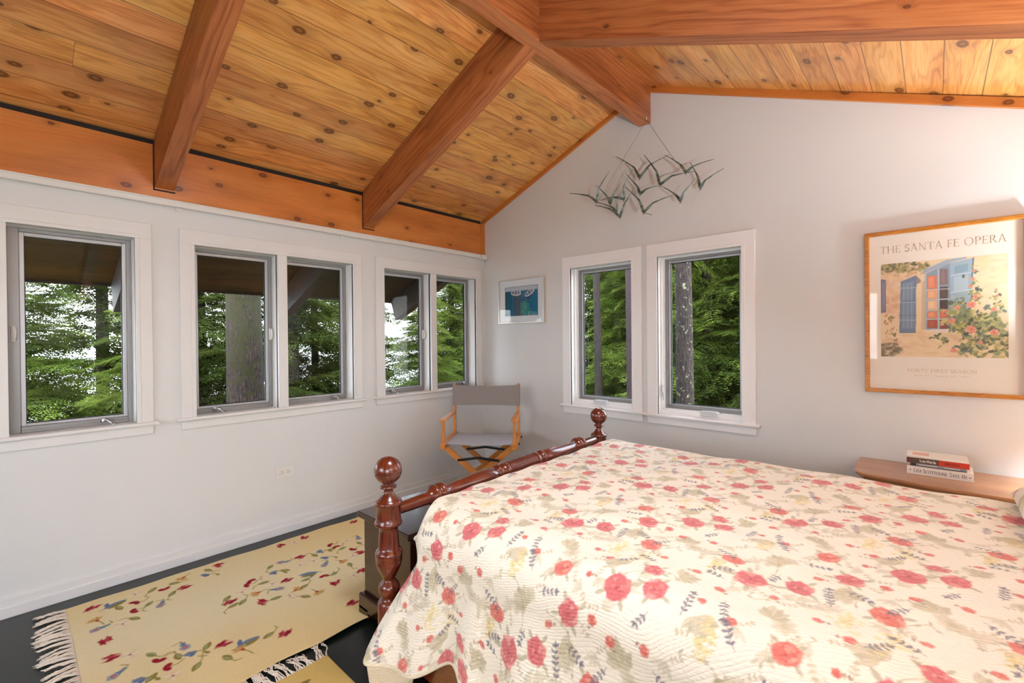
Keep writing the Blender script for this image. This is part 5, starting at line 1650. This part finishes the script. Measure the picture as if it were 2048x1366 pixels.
def blade(mb, pts, ws, th=0.0022):
    """tapered folded strip through pts, widths ws, standing out from the wall"""
    b = len(mb.v)
    n_ = len(pts)
    for i, p in enumerate(pts):
        d = (pts[min(i + 1, n_ - 1)] - pts[max(i - 1, 0)]).normalized()
        side = d.cross(Vector((0, 1, 0))).normalized()
        cands = [(Vector((0, 1, 0)) * 0.62 * sg + side * 0.78).normalized() for sg in (-1, 1)]
        wv = max(cands, key=lambda v_: v_.cross(Vector((0.42, -0.85, -0.3))).length) * ws[i] / 2
        tv = d.cross(wv).normalized() * th / 2
        for a_, c_ in ((-1, -1), (1, -1), (1, 1), (-1, 1)):
            mb.v.append(tuple(p + wv * a_ + tv * c_))
    for i in range(n_ - 1):
        for k in range(4):
            k2 = (k + 1) % 4
            mb.face((b + i * 4 + k, b + i * 4 + k2, b + (i + 1) * 4 + k2, b + (i + 1) * 4 + k), [(0, 0)] * 4)
    mb.face([b + 3, b + 2, b + 1, b], [(0, 0)] * 4)
    mb.face([b + (n_ - 1) * 4 + k for k in range(4)], [(0, 0)] * 4)


for k, bd in enumerate(BIRDS):
    q = [Vector(p) - BO for p in bd]
    mb = MB()
    nose = q[2] + Vector((-0.010, 0.015, -0.012))
    tail = q[2] + Vector((0.030, -0.035, 0.006))
    blade(mb, [q[2], q[1] * 0.5 + q[2] * 0.5 + Vector((0, 0, 0.004)), q[1], q[0] * 0.5 + q[1] * 0.5 + Vector((0, 0, 0.003)), q[0]], [0.018, 0.018, 0.012, 0.006, 0.003])
    blade(mb, [q[2], q[3] * 0.5 + q[2] * 0.5, q[3], q[4] * 0.5 + q[3] * 0.5 + Vector((0, 0, 0.003)), q[4]], [0.018, 0.017, 0.010, 0.005, 0.0025])
    mb.tube([nose, q[2] + Vector((0.003, 0, -0.001)), q[2] + Vector((0.012, -0.012, 0.002)), tail], [0.001, 0.0055, 0.005, 0.0012], 6)
    mb.build('bird', M['birdmetal'], bs)
hook = Vector((1.642, -0.075, 2.668)) - BO
MB().tube([hook, Vector((1.865, -0.155, 2.316)) - BO], 0.0013, 6).build('wire', M['blackmetal'], bs)
MB().tube([hook, Vector((1.312, -0.14, 2.19)) - BO], 0.0008, 6).build('wire', M['blackmetal'], bs)
MB().tube([hook + Vector((0, 0, -0.001)), hook + Vector((0, 0, 0.02))], 0.003, 8).build('hook', M['railpaint'], bs)
# short stand-offs that tie touching birds together
mb = MB()
MB().tube([Vector((1.658, -0.16, 2.033)) - BO, Vector((1.64, -0.004, 2.05)) - BO], 0.0015, 6).build('wall_spacer', M['blackmetal'], bs)

# ================================================================== RUGS
def weave_bump(t):
    u, v, _ = t.sep(t.uv())
    w1 = t.math('SINE', t.math('MULTIPLY', u, 2 * PI / 0.0042))
    w2 = t.math('SINE', t.math('MULTIPLY', v, 2 * PI / 0.0028))
    return t.bump(t.math('ADD', t.math('MULTIPLY', w1, w2), t.math('MULTIPLY', t.noise(t.comb(u, v), 220, 2), 1.6)), 0.5, 0.0012)


M['kilim'] = vcol('woven_kilim', 0.95, bump=weave_bump, spec=0.1)
MOT = {'R': [(0.211, -2.71), (0.56, -2.702), (0.711, -2.702), (0.314, -2.383), (0.186, -2.199), (0.949, -2.387), (1.063, -2.195), (0.19, -1.879), (0.183, -1.734), (0.18, -1.409), (0.424, -1.863), (0.623, -2.014), (0.837, -1.865), (1.062, -1.895), (0.629, -2.272), (0.743, -2.172), (0.821, -1.711), (0.629, -1.611)], 'H': [(0.295, -2.569), (0.381, -2.586), (0.866, -2.582), (0.938, -2.568), (0.255, -2.451), (0.498, -2.141), (0.524, -2.166), (0.403, -1.68), (0.453, -1.669), (0.563, -1.621), (0.73, -1.87)], 'D': [(0.25, -2.636), (1.01, -2.319), (0.645, -1.91)], 'P': [(0.436, -2.719), (0.416, -2.495), (0.847, -2.711), (0.851, -2.494), (0.685, -2.071), (0.403, -1.96), (0.619, -1.817), (0.451, -1.523)], 'O': [(0.357, -2.707), (0.196, -2.358), (1.046, -2.346), (0.644, -2.152), (0.843, -1.961), (0.638, -1.733), (0.758, -2.028)], 'G': [(0.297, -2.628), (0.361, -2.53), (0.222, -2.495), (0.339, -2.437), (0.454, -2.596), (0.891, -2.527), (0.808, -2.592), (0.915, -2.437), (1.013, -2.492), (0.963, -2.623), (0.232, -2.4), (0.209, -2.251), (1.025, -2.24), (1.054, -2.401), (0.67, -2.229), (0.588, -2.274), (0.673, -2.274), (0.564, -2.107), (0.418, -2.021), (0.506, -1.98), (0.461, -1.8), (0.744, -1.822), (0.505, -1.657), (0.752, -1.98), (0.843, -2.019), (0.759, -2.122), (0.692, -1.944), (0.462, -1.705), (0.718, -1.72), (0.521, -1.554)], 'K': [(0.204, -2.555), (0.47, -2.637), (0.743, -2.65), (1.009, -2.565), (0.576, -2.205), (0.791, -2.065), (0.517, -2.099), (0.606, -2.077), (0.206, -1.808), (0.52, -1.903), (0.431, -1.587), (0.635, -1.657), (0.837, -1.766), (0.525, -1.833)], 'B': [(0.91, -2.491), (0.94, -2.652), (0.25, -2.277), (0.489, -2.031), (0.534, -1.776), (0.436, -1.76)]}
RX0, RX1, RY0, RY1 = 0.130, 1.232, -2.792, -1.0
rc = Canvas(RX1 - RX0, RY1 - RY0, 0.0028, (232, 209, 156), seed=4)
rg = rc.rng
Xg, Yg = np.meshgrid((np.arange(rc.nx) + .5) * rc.rx, (np.arange(rc.ny) + .5) * rc.ry, indexing='ij')
ptn = 0.5 + 0.5 * np.sin(Yg * 3.1 + 0.6 * np.sin(Xg * 5)) * np.sin(Xg * 2.6 + 1)
rc.img += (ptn[..., None] - 0.5) * np.array([-6, 4, 16])
cen = np.exp(-((Xg - 0.5) / 0.33) ** 2)[..., None] * np.array([2, 8, 18])
rc.img += cen
rc.img += rg.randn(rc.nx, rc.ny, 1) * 2.5
CR, BLU, OLI, SAG, ORA, PNK, WHT = (150, 26, 44), (112, 130, 160), (142, 128, 66), (160, 164, 118), (196, 144, 80), (226, 196, 180), (238, 226, 206)
for kk, lst in MOT.items():
    for (gx_, gy_) in lst:
        x, y = gx_ - RX0, gy_ - RY0
        a = rg.rand() * 6.2
        c, s_ = math.cos(a), math.sin(a)
        if kk == 'R':
            for (du, dv, l, w_) in ((-0.004, 0.011, 0.022, 0.009), (0.005, -0.010, 0.024, 0.010), (0.0, 0.0, 0.012, 0.006)):
                rc.ell(x + du * c - dv * s_, y + du * s_ + dv * c, l, w_, a + 0.25 * rg.randn(), CR, 1, 0.15, 0.18)
            for k in range(7):
                f = (k - 3) * 0.007
                rc.line([(x + f * c, y + f * s_), (x + f * c - 0.012 * s_, y + f * s_ + 0.012 * c)], 0.0028, (222, 150, 140), 0.8)
        elif kk == 'H':
            for sd in (-1, 1):
                rc.ell(x + sd * 0.009 * c, y + sd * 0.009 * s_, 0.017, 0.011, a + sd * 0.6, CR, 1, 0.1)
            rc.line([(x, y), (x - 0.02 * s_, y + 0.03), (x - 0.01, y + 0.055)], 0.004, OLI, 0.9)
        elif kk == 'P':
            rc.ell(x, y, 0.020, 0.017, a, (128, 146, 166), 1, 0.1, 0.08)
            rc.ell(x + 0.026 * c, y + 0.026 * s_, 0.020, 0.009, a, BLU, 1, 0.15, 0.2)
            rc.ell(x, y, 0.012, 0.011, a, WHT, 1, 0.1)
            rc.ell(x, y, 0.009, 0.008, a, CR, 1, 0.1)
            rc.ell(x, y, 0.004, 0.003, a, WHT, 1, 0.1)
            rc.line([(x + 0.03 * c, y + 0.03 * s_), (x + 0.055 * c - 0.01 * s_, y + 0.055 * s_), (x + 0.05 * c - 0.035 * s_, y + 0.05 * s_ + 0.03 * c)], 0.004, OLI, 0.9)
        elif kk == 'O':
            for k in range(5):
                rc.leaf(x, y, 0.040, 0.013, a + (k - 2) * 0.45, ORA if k % 2 else (212, 168, 104), 0.95)
            rc.ell(x, y, 0.010, 0.006, a, (176, 60, 36), 1, 0.2)
            rc.line([(x, y), (x - 0.03 * c, y - 0.03 * s_), (x - 0.05 * c + 0.01, y - 0.045 * s_)], 0.004, OLI, 0.9)
        elif kk == 'G':
            col_, c2 = ((OLI, SAG) if rg.rand() < 0.6 else (SAG, OLI))
            rc.leaf(x - 0.024 * c, y - 0.024 * s_, 0.056, 0.026, a, col_, 1)
            rc.leaf(x - 0.018 * c, y - 0.018 * s_, 0.040, 0.012, a + 0.15, c2, 0.9)
            rc.line([(x - 0.024 * c, y - 0.024 * s_), (x - 0.045 * c + 0.012 * s_, y - 0.045 * s_), (x - 0.055 * c + 0.03 * s_, y - 0.05 * s_ - 0.02 * c)], 0.004, OLI, 0.9)
        elif kk == 'K':
            for k in range(6):
                rc.leaf(x, y, 0.032, 0.010, a + k * 1.05, WHT if k % 2 else PNK, 0.75)
            rc.ell(x, y, 0.004, 0.004, 0, CR, 0.9, 0.2)
        elif kk == 'B':
            rc.ell(x, y, 0.022, 0.013, a, BLU, 1, 0.12, 0.1)
            rc.ell(x + 0.016, y + 0.004, 0.012, 0.008, a + 1, (96, 112, 150), 1, 0.12)
            rc.line([(x, y), (x + 0.01, y + 0.03), (x + 0.035, y + 0.045)], 0.004, OLI, 0.9)
            rc.leaf(x + 0.03, y + 0.04, 0.03, 0.014, 0.4, OLI, 0.95)
        elif kk == 'D':
            rc.leaf(x - 0.045 * c, y - 0.045 * s_, 0.095, 0.034, a, BLU, 1)
            rc.leaf(x - 0.03 * c, y - 0.03 * s_, 0.05, 0.018, a + 1.1, (98, 116, 156), 1)
            rc.leaf(x - 0.03 * c + 0.018, y - 0.03 * s_, 0.08, 0.024, a + 0.1, OLI, 0.95)
            rc.line([(x - 0.045 * c, y - 0.045 * s_), (x - 0.07 * c, y - 0.06 * s_)], 0.004, OLI, 0.9)


def rug(name, x0, x1, y0, y1, cv, label, edge_w=0.010, step=0.0032, fringe='y', seed=1, curl=True):
    root = empty(name, ((x0 + x1) / 2, (y0 + y1) / 2, 0), 0, label, 'rug')
    ox, oy = (x0 + x1) / 2, (y0 + y1) / 2
    ux = np.arange(x0, x1, step)
    uy = np.arange(y0, y1, step)
    X_, Y_ = np.meshgrid(ux, uy, indexing='ij')
    w_ = edge_w * (np.sin(Y_ * 9.3 + 1) * 0.6 + 0.5 * np.sin(Y_ * 21 + 2)) * ((X_ - x0) / (x1 - x0)) ** 3
    w_ = w_ + edge_w * 0.35 * np.sin(Y_ * 11 + 4) * (1 - (X_ - x0) / (x1 - x0)) ** 3
    Zt = 0.007 + 0.0015 * np.sin(X_ * 13 + 1) * np.sin(Y_ * 7) + 0.0012 * np.sin(Y_ * 23)
    if curl:
        e1 = ((X_ - x0) / (x1 - x0)) ** 16
        Zt = Zt + e1 * (0.006 + 0.008 * np.maximum(0, np.sin(Y_ * 9.3 + 1)))
    cc_ = cv.sample(X_ - x0, Y_ - y0)
    body = grid_mesh('weave', np.stack([X_ + w_ - ox, Y_ - oy, Zt], -1), M['kilim'], root, lin(cc_), np.stack([X_, Y_], -1))
    md = body.modifiers.new('thick', 'SOLIDIFY')
    md.thickness = 0.004
    # knotted fringe
    rr = random.Random(seed)
    mb = MB()
    M_ = 290 if fringe == 'y' else 200
    for i in range(M_):
        f = (i + rr.random() * 0.5) / M_
        bunch = int(f * M_ / 9)
        rb = random.Random(seed * 100 + bunch)
        lean = (rb.random() - 0.5) * 0.8
        L = 0.075 + 0.025 * rb.random() + 0.02 * rr.random()
        cbx = (bunch + 0.5) * 9 / M_
        if fringe == 'y':
            px, py, ex, ey = x0 + (x1 - x0) * f - ox, y0 - oy, 0, -1
            tx, ty = (x0 + (x1 - x0) * cbx - ox - px), 0
        else:
            px, py, ex, ey = x0 - ox, y0 + (y1 - y0) * f - oy, -1, 0
            tx, ty = 0, (y0 + (y1 - y0) * cbx - oy - py)
        sx_, sy_ = -ey, ex
        pts = []
        for j in range(6):
            g_ = j / 5
            wob = 0.010 * math.sin(g_ * 5 + rr.random() * 6) * g_ * (1.6 if fringe == 'x' else 1)
            pull = math.sin(min(g_ * 1.6, 1) * PI / 2) * 0.75
            pts.append((px + ex * L * g_ + tx * pull + sx_ * (lean * L * g_ * 0.6 + wob), py + ey * L * g_ + ty * pull + sy_ * (lean * L * g_ * 0.6 + wob),
                        0.006 + 0.008 * math.sin(g_ * PI) * rr.random()))
        mb.tube(pts, [0.0013, 0.0014, 0.0018, 0.0019, 0.0017, 0.0010], 5)
    fo = mb.build('fringe', M['fringe'], root)
    fo['kind'] = 'stuff'
    return root


M['fringe'] = plain('cotton_fringe', srgb(238, 224, 208), 0.9)
rug('runner_rug', RX0, RX1, RY0, RY1, rc, 'long yellow woven runner with flowers lying along the window wall')
r2c = Canvas(1.45, 0.80, 0.003, (212, 180, 108), seed=6)
rg = r2c.rng
r2c.img += rg.randn(r2c.nx, r2c.ny, 1) * 3
for k in range(50):
    r2c.ell(0.10 + 1.2 * rg.rand(), 0.06 + 0.68 * rg.rand(), 0.10, 0.07, rg.rand() * 3, (228, 196, 160), 0.3, 0.4, 0.1)
for k in range(46):
    x, y = 0.10 + 1.25 * rg.rand(), 0.10 + 0.62 * rg.rand()
    r2c.leaf(x, y, 0.09, 0.028, rg.rand() * 6, [(132, 116, 62), (150, 138, 80), (176, 70, 60), (206, 120, 96)][k % 4], 0.95)
for (x, y, a, cl) in ((0.075, 0.70, -1.4, (132, 116, 62)), (0.085, 0.64, -1.2, (196, 92, 76)), (0.10, 0.575, -1.5, (190, 84, 70)), (0.12, 0.64, -0.9, (120, 104, 56)), (0.06, 0.55, -1.2, (132, 116, 62)), (0.17, 0.70, -0.9, (150, 130, 72))):
    r2c.leaf(x, y, 0.08, 0.028, a, cl, 1)
rug('bedside_rug', 1.322, 2.76, -2.935, -2.138, r2c, 'smaller yellow woven rug with a fringed end, beside the bed', 0.004, 0.0036, 'x', 5, False)

# ================================================================== OUTSIDE
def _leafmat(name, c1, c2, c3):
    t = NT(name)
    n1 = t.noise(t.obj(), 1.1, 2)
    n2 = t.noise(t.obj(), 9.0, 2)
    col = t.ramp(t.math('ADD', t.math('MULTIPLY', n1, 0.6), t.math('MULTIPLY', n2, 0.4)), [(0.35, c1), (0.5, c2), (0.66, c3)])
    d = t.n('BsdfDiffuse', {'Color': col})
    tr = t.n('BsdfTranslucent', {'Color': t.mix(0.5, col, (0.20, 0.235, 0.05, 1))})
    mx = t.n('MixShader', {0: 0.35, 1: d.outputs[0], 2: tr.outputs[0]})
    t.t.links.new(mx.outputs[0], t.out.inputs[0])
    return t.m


def _bark(name, c1, c2, c3, lichen=None, moss=None, scale=1.0):
    t = NT(name)
    x, y, z = t.sep(t.obj())
    a = t.math('ARCTAN2', y, x)
    p = t.comb(t.math('MULTIPLY', t.math('SINE', a), 1.6), t.math('MULTIPLY', t.math('COSINE', a), 1.6), t.math('MULTIPLY', z, 1.3))
    n = t.noise(p, 6 * scale, 6, 0.7)
    v = t.n('TexVoronoi', {'Vector': p, 'Scale': 12.0 * scale}).outputs['Distance']
    f = t.math('ADD', t.math('MULTIPLY', n, 0.75), t.math('MULTIPLY', v, 0.3))
    col = t.ramp(f, [(0.36, c1), (0.52, c2), (0.68, c3)])
    if lichen:
        ln = t.noise(t.obj(), 24, 4, 0.65)
        col = t.mix(t.smooth(ln, 0.60, 0.64), col, lichen)
    if moss:
        mn = t.math('ADD', t.noise(t.obj(), 7, 5, 0.7), t.math('MULTIPLY', t.math('SUBTRACT', z, 2.6), 0.11))
        col = t.mix(t.math('MULTIPLY', t.smooth(mn, 0.43, 0.53), 0.85), col, moss)
    p_ = t.principled(Base_Color=col, Roughness=0.9)
    t.set(p_.inputs['Normal'], t.bump(f, 0.9, 0.03))
    return t.m


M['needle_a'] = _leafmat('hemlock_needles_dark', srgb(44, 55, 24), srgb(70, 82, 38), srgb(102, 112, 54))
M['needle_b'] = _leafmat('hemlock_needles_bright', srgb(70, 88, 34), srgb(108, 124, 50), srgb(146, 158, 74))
M['bark_brown'] = _bark('hemlock_bark', srgb(30, 23, 20), srgb(56, 45, 40), srgb(84, 70, 62))
M['bark_moss'] = _bark('mossy_bark', srgb(20, 14, 11), srgb(54, 38, 33), srgb(98, 78, 70), moss=srgb(58, 54, 14), scale=1.4)
M['bark_lichen'] = _bark('lichened_bark', srgb(16, 10, 8), srgb(48, 33, 27), srgb(98, 80, 70), lichen=srgb(158, 158, 124), scale=1.3)
M['bark_pink'] = _bark('pinkish_scaly_bark', srgb(54, 38, 40), srgb(86, 64, 66), srgb(108, 86, 86), scale=2.2)


def spray(rng, L=1.0, step=0.03, leaf=0.032, droop=0.25, fill=1.0):
    """one flat hemlock branch along +x: (nverts,3) diamonds of needles, plus twig quads"""
    Q = []
    n = int(L / step)
    for i in range(n):
        s = (i + 0.5) / n
        x = s * L
        z = -droop * L * s * s + 0.02 * rng.randn() * 0.4
        tl = 0.42 * L * (1 - s) ** 0.75 * (0.75 + 0.5 * rng.rand()) + 0.04
        for sd in (-1, 1):
            if rng.rand() > fill:
                continue
            an = sd * (0.95 - 0.25 * s + 0.2 * rng.randn() * 0.6)
            dx, dy = math.cos(an), math.sin(an)
            m = max(2, int(tl / (leaf * 0.62)))
            tilt = 0.12 * rng.randn()
            for j in range(m):
                q = (j + 0.6) / m
                px, py = x + dx * tl * q, dy * tl * q
                pz = z - 0.30 * tl * q * q + tilt * tl * q
                ll = leaf * (1.25 - 0.7 * q) * (0.8 + 0.5 * rng.rand())
                for s2 in (-1, 1):
                    a2 = an + s2 * (0.85 + 0.2 * rng.randn())
                    ex, ey = math.cos(a2), math.sin(a2)
                    wx, wy = -ey * ll * 0.19, ex * ll * 0.19
                    dz = -0.25 * ll + 0.25 * ll * rng.randn() * 0.6
                    Q.append(((px, py, pz), (px + ex * ll * .5 + wx, py + ey * ll * .5 + wy, pz + dz * .4 + 0.002), (px + ex * ll, py + ey * ll, pz + dz),
                              (px + ex * ll * .5 - wx, py + ey * ll * .5 - wy, pz + dz * .4)))
    Q.append(((0, -0.008, 0), (L * 0.9, -0.002, -droop * L * 0.8), (L * 0.9, 0.002, -droop * L * 0.8), (0, 0.008, 0)))
    return np.array(Q, np.float32)


_rng = np.random.RandomState(7)
SPRAYS = [spray(_rng, 1.0, 0.042, 0.050, d) for d in (0.15, 0.28, 0.4)]
FINE = [spray(_rng, 1.0, 0.024, 0.030, d) for d in (0.2, 0.32)]


def foliage_mesh(name, rng, h0, h1, rmax, count, lib, rtop=0.25, angle=None, base_in=0.05):
    out_ = []
    for i in range(count):
        z = h0 + (h1 - h0) * rng.rand()
        f = (z - h0) / (h1 - h0)
        R = rmax * ((1 - f) * (1 - rtop) + rtop) * (0.7 + 0.45 * rng.rand())
        sp = lib[rng.randint(len(lib))]
        th = rng.rand() * 2 * PI if angle is None else angle[0] + (angle[1] - angle[0]) * rng.rand()
        el = 0.10 + 0.28 * rng.randn() * 0.5
        roll = 0.35 * rng.randn()
        q = sp.copy() * R
        c, s_ = math.cos(roll), math.sin(roll)
        y, zz = q[..., 1] * c - q[..., 2] * s_, q[..., 1] * s_ + q[..., 2] * c
        x = q[..., 0] + base_in
        c, s_ = math.cos(el), math.sin(el)
        x, zz = x * c - zz * s_, x * s_ + zz * c
        c, s_ = math.cos(th), math.sin(th)
        X, Y = x * c - y * s_, x * s_ + y * c
        out_.append(np.stack([X, Y, zz + z], -1))
    A = np.concatenate(out_, 0)
    me = bpy.data.meshes.new(name)
    nq = len(A)
    me.vertices.add(nq * 4)
    me.vertices.foreach_set('co', A.reshape(-1))
    me.loops.add(nq * 4)
    me.loops.foreach_set('vertex_index', np.arange(nq * 4, dtype=np.int32))
    me.polygons.add(nq)
    me.polygons.foreach_set('loop_start', np.arange(0, nq * 4, 4, dtype=np.int32))
    me.update(calc_edges=True)
    return me


def trunk_mb(h0, h1, r0, r1, rng, lean=0.0):
    pts, rad = [], []
    for i in range(14):
        f = i / 13
        pts.append((0.03 * math.sin(f * 5 + rng.random() * .4) + lean * f, 0.03 * math.cos(f * 4), h0 + (h1 - h0) * f))
        rad.append(r0 + (r1 - r0) * f)
    return MB().tube(pts, rad, 18)


FOL = {}
_rng = np.random.RandomState(11)
FOL['big'] = foliage_mesh('foliage', _rng, 0.2, 9.0, 2.3, 420, SPRAYS)
FOL['mid'] = foliage_mesh('foliage', _rng, 0.1, 6.0, 1.7, 330, SPRAYS)
FOL['sparse'] = foliage_mesh('foliage', _rng, 1.0, 8.0, 1.9, 200, SPRAYS)
FOL['fine'] = foliage_mesh('foliage', _rng, 0.0, 4.2, 1.15, 170, FINE)


def tree(x, y, z, kind, mat, label, rz=0.0, sc=1.0, tr=0.09, bark='bark_brown', h=10.0, group='hemlocks outside'):
    root = empty('hemlock_tree', (x, y, z), rz, label, 'tree', 'forest trees outside the windows')
    if kind:
        key = kind + mat
        if key not in FOL:
            me = FOL[kind].copy()
            me.materials.append(M[mat])
            FOL[key] = me
        o = bpy.data.objects.new('foliage', FOL[key])
        COL.objects.link(o)
        o.parent = root
        o.scale = (sc, sc, sc)
    t_ = trunk_mb(-0.5, h * sc, tr, tr * 0.45, random.Random(int(x * 100) + 3)).build('trunk', M[bark], root)
    t_.location = (0, 0, 0)
    return root


# ground falling away to the lake
gx = np.linspace(-60, 14, 120)
gy = np.linspace(-40, 40, 100)
GX, GY = np.meshgrid(gx, gy, indexing='ij')
GZ = -1.4 - 3.6 / (1 + np.exp((GX + 9.0) / 2.0)) + 0.15 * np.sin(GX * 1.3) * np.cos(GY * 0.9)
GZ = np.where((GX > -0.6) & (GY < 0.6), np.minimum(GZ, -1.2), GZ)
GZ = np.where(GX < -20, -7.0, GZ)
tg = NT('forest_floor')
tg.principled(Base_Color=tg.ramp(tg.noise(tg.obj(), 3, 6, 0.7), [(0.35, srgb(44, 40, 24)), (0.5, srgb(78, 72, 40)), (0.65, srgb(96, 104, 50))]), Roughness=0.95)
gobj = grid_mesh('forest_ground', np.stack([GX, GY, GZ], -1), tg.m)
gobj['kind'] = 'structure'
tw = NT('lake_water')
tw.principled(Base_Color=srgb(196, 204, 214), Roughness=0.12, Normal=tw.bump(tw.noise(tw.obj(), 0.8, 3), 0.25, 0.2))
lake = MB().box((-600, -500, -4.6), (-12.5, 500, -4.5)).build('lake', tw.m)
lake['kind'] = 'structure'

# the mossy trunk close to the eave, and the trunks beyond
t0 = tree(-2.72, -1.16, -1.4, None, '', 'thick moss-covered trunk close to the left double window', 0, 1, 0.222, 'bark_moss', 9.0, None)
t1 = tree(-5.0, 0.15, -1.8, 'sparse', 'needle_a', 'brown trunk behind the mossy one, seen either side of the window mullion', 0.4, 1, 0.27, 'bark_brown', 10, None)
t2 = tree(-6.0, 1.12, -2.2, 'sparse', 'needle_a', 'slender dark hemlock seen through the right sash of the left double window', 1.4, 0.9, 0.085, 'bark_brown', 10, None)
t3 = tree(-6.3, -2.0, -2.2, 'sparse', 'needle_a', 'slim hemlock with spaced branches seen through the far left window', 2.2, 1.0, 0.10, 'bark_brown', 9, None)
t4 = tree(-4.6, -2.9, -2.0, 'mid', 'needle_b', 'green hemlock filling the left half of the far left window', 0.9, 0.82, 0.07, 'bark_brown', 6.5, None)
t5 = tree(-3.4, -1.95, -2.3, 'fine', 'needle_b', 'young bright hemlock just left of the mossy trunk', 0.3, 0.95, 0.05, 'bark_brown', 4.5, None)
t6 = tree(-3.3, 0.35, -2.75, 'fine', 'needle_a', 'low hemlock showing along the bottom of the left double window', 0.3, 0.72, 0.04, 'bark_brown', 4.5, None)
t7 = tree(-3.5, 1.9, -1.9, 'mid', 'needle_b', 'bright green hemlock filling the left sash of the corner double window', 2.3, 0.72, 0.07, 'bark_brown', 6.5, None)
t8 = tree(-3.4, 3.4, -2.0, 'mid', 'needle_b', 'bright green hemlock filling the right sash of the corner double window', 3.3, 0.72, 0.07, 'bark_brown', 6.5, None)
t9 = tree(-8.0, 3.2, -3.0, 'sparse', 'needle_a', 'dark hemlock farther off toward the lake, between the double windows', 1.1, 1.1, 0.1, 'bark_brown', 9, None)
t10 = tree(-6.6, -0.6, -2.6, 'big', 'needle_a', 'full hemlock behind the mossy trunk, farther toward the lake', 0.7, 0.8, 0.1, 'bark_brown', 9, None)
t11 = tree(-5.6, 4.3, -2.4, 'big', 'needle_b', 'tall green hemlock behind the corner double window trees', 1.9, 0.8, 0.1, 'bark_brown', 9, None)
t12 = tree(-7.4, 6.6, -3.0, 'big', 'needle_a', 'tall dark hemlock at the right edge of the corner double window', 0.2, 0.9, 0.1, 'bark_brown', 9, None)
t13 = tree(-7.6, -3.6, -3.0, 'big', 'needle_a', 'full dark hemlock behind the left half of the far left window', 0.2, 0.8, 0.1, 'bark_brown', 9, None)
# beyond the gable windows
u0 = tree(1.098, 1.80, -1.4, None, '', 'lichen-spotted trunk standing just outside the right gable window', 0, 1, 0.103, 'bark_lichen', 9.0, None)
u1 = tree(0.492, 1.85, -1.4, None, '', 'pinkish scaly trunk at the right edge of the left gable window', 0, 1, 0.10, 'bark_pink', 9.0, None)
wall_trees = [(0.35, 4.6, 'mid', 'needle_b', 1.15, 'light green hemlock behind the lichen-spotted trunk'),
              (1.5, 5.0, 'mid', 'needle_a', 1.2, 'dark hemlock seen at the right of the right gable window'),
              (-0.9, 4.4, 'mid', 'needle_b', 0.82, 'light hemlock low in the left gable window'),
              (-2.2, 6.4, 'big', 'needle_a', 0.9, 'tall dark hemlock at the left of the left gable window'),
              (-0.6, 7.6, 'big', 'needle_a', 1.0, 'tall dark hemlock behind both gable windows'),
              (1.6, 8.2, 'big', 'needle_a', 1.0, 'tall dark hemlock behind the right gable window'),
              (-3.8, 9.2, 'big', 'needle_a', 1.0, 'tall dark hemlock in the distance of the left gable window'),
              (-1.9, 10.5, 'big', 'needle_b', 1.1, 'tall hemlock farthest back beyond the gable windows')]
for i, (x, y, kd, mt, sc, lb) in enumerate(wall_trees):
    tree(x, y, -1.7, kd, mt, lb, 1.3 * i, sc, 0.10, 'bark_brown', 8.0, None)
for i, (x, y, r_, lb) in enumerate(((-0.07, 3.6, 0.075, 'slim bare dark trunk near the left edge of the left gable window'),
                                    (-0.62, 5.2, 0.06, 'second slim dark trunk, left of centre in the left gable window'))):
    tree(x - 1.0, y, -1.5, None, '', lb, 0, 1, r_, 'bark_brown', 9, None)
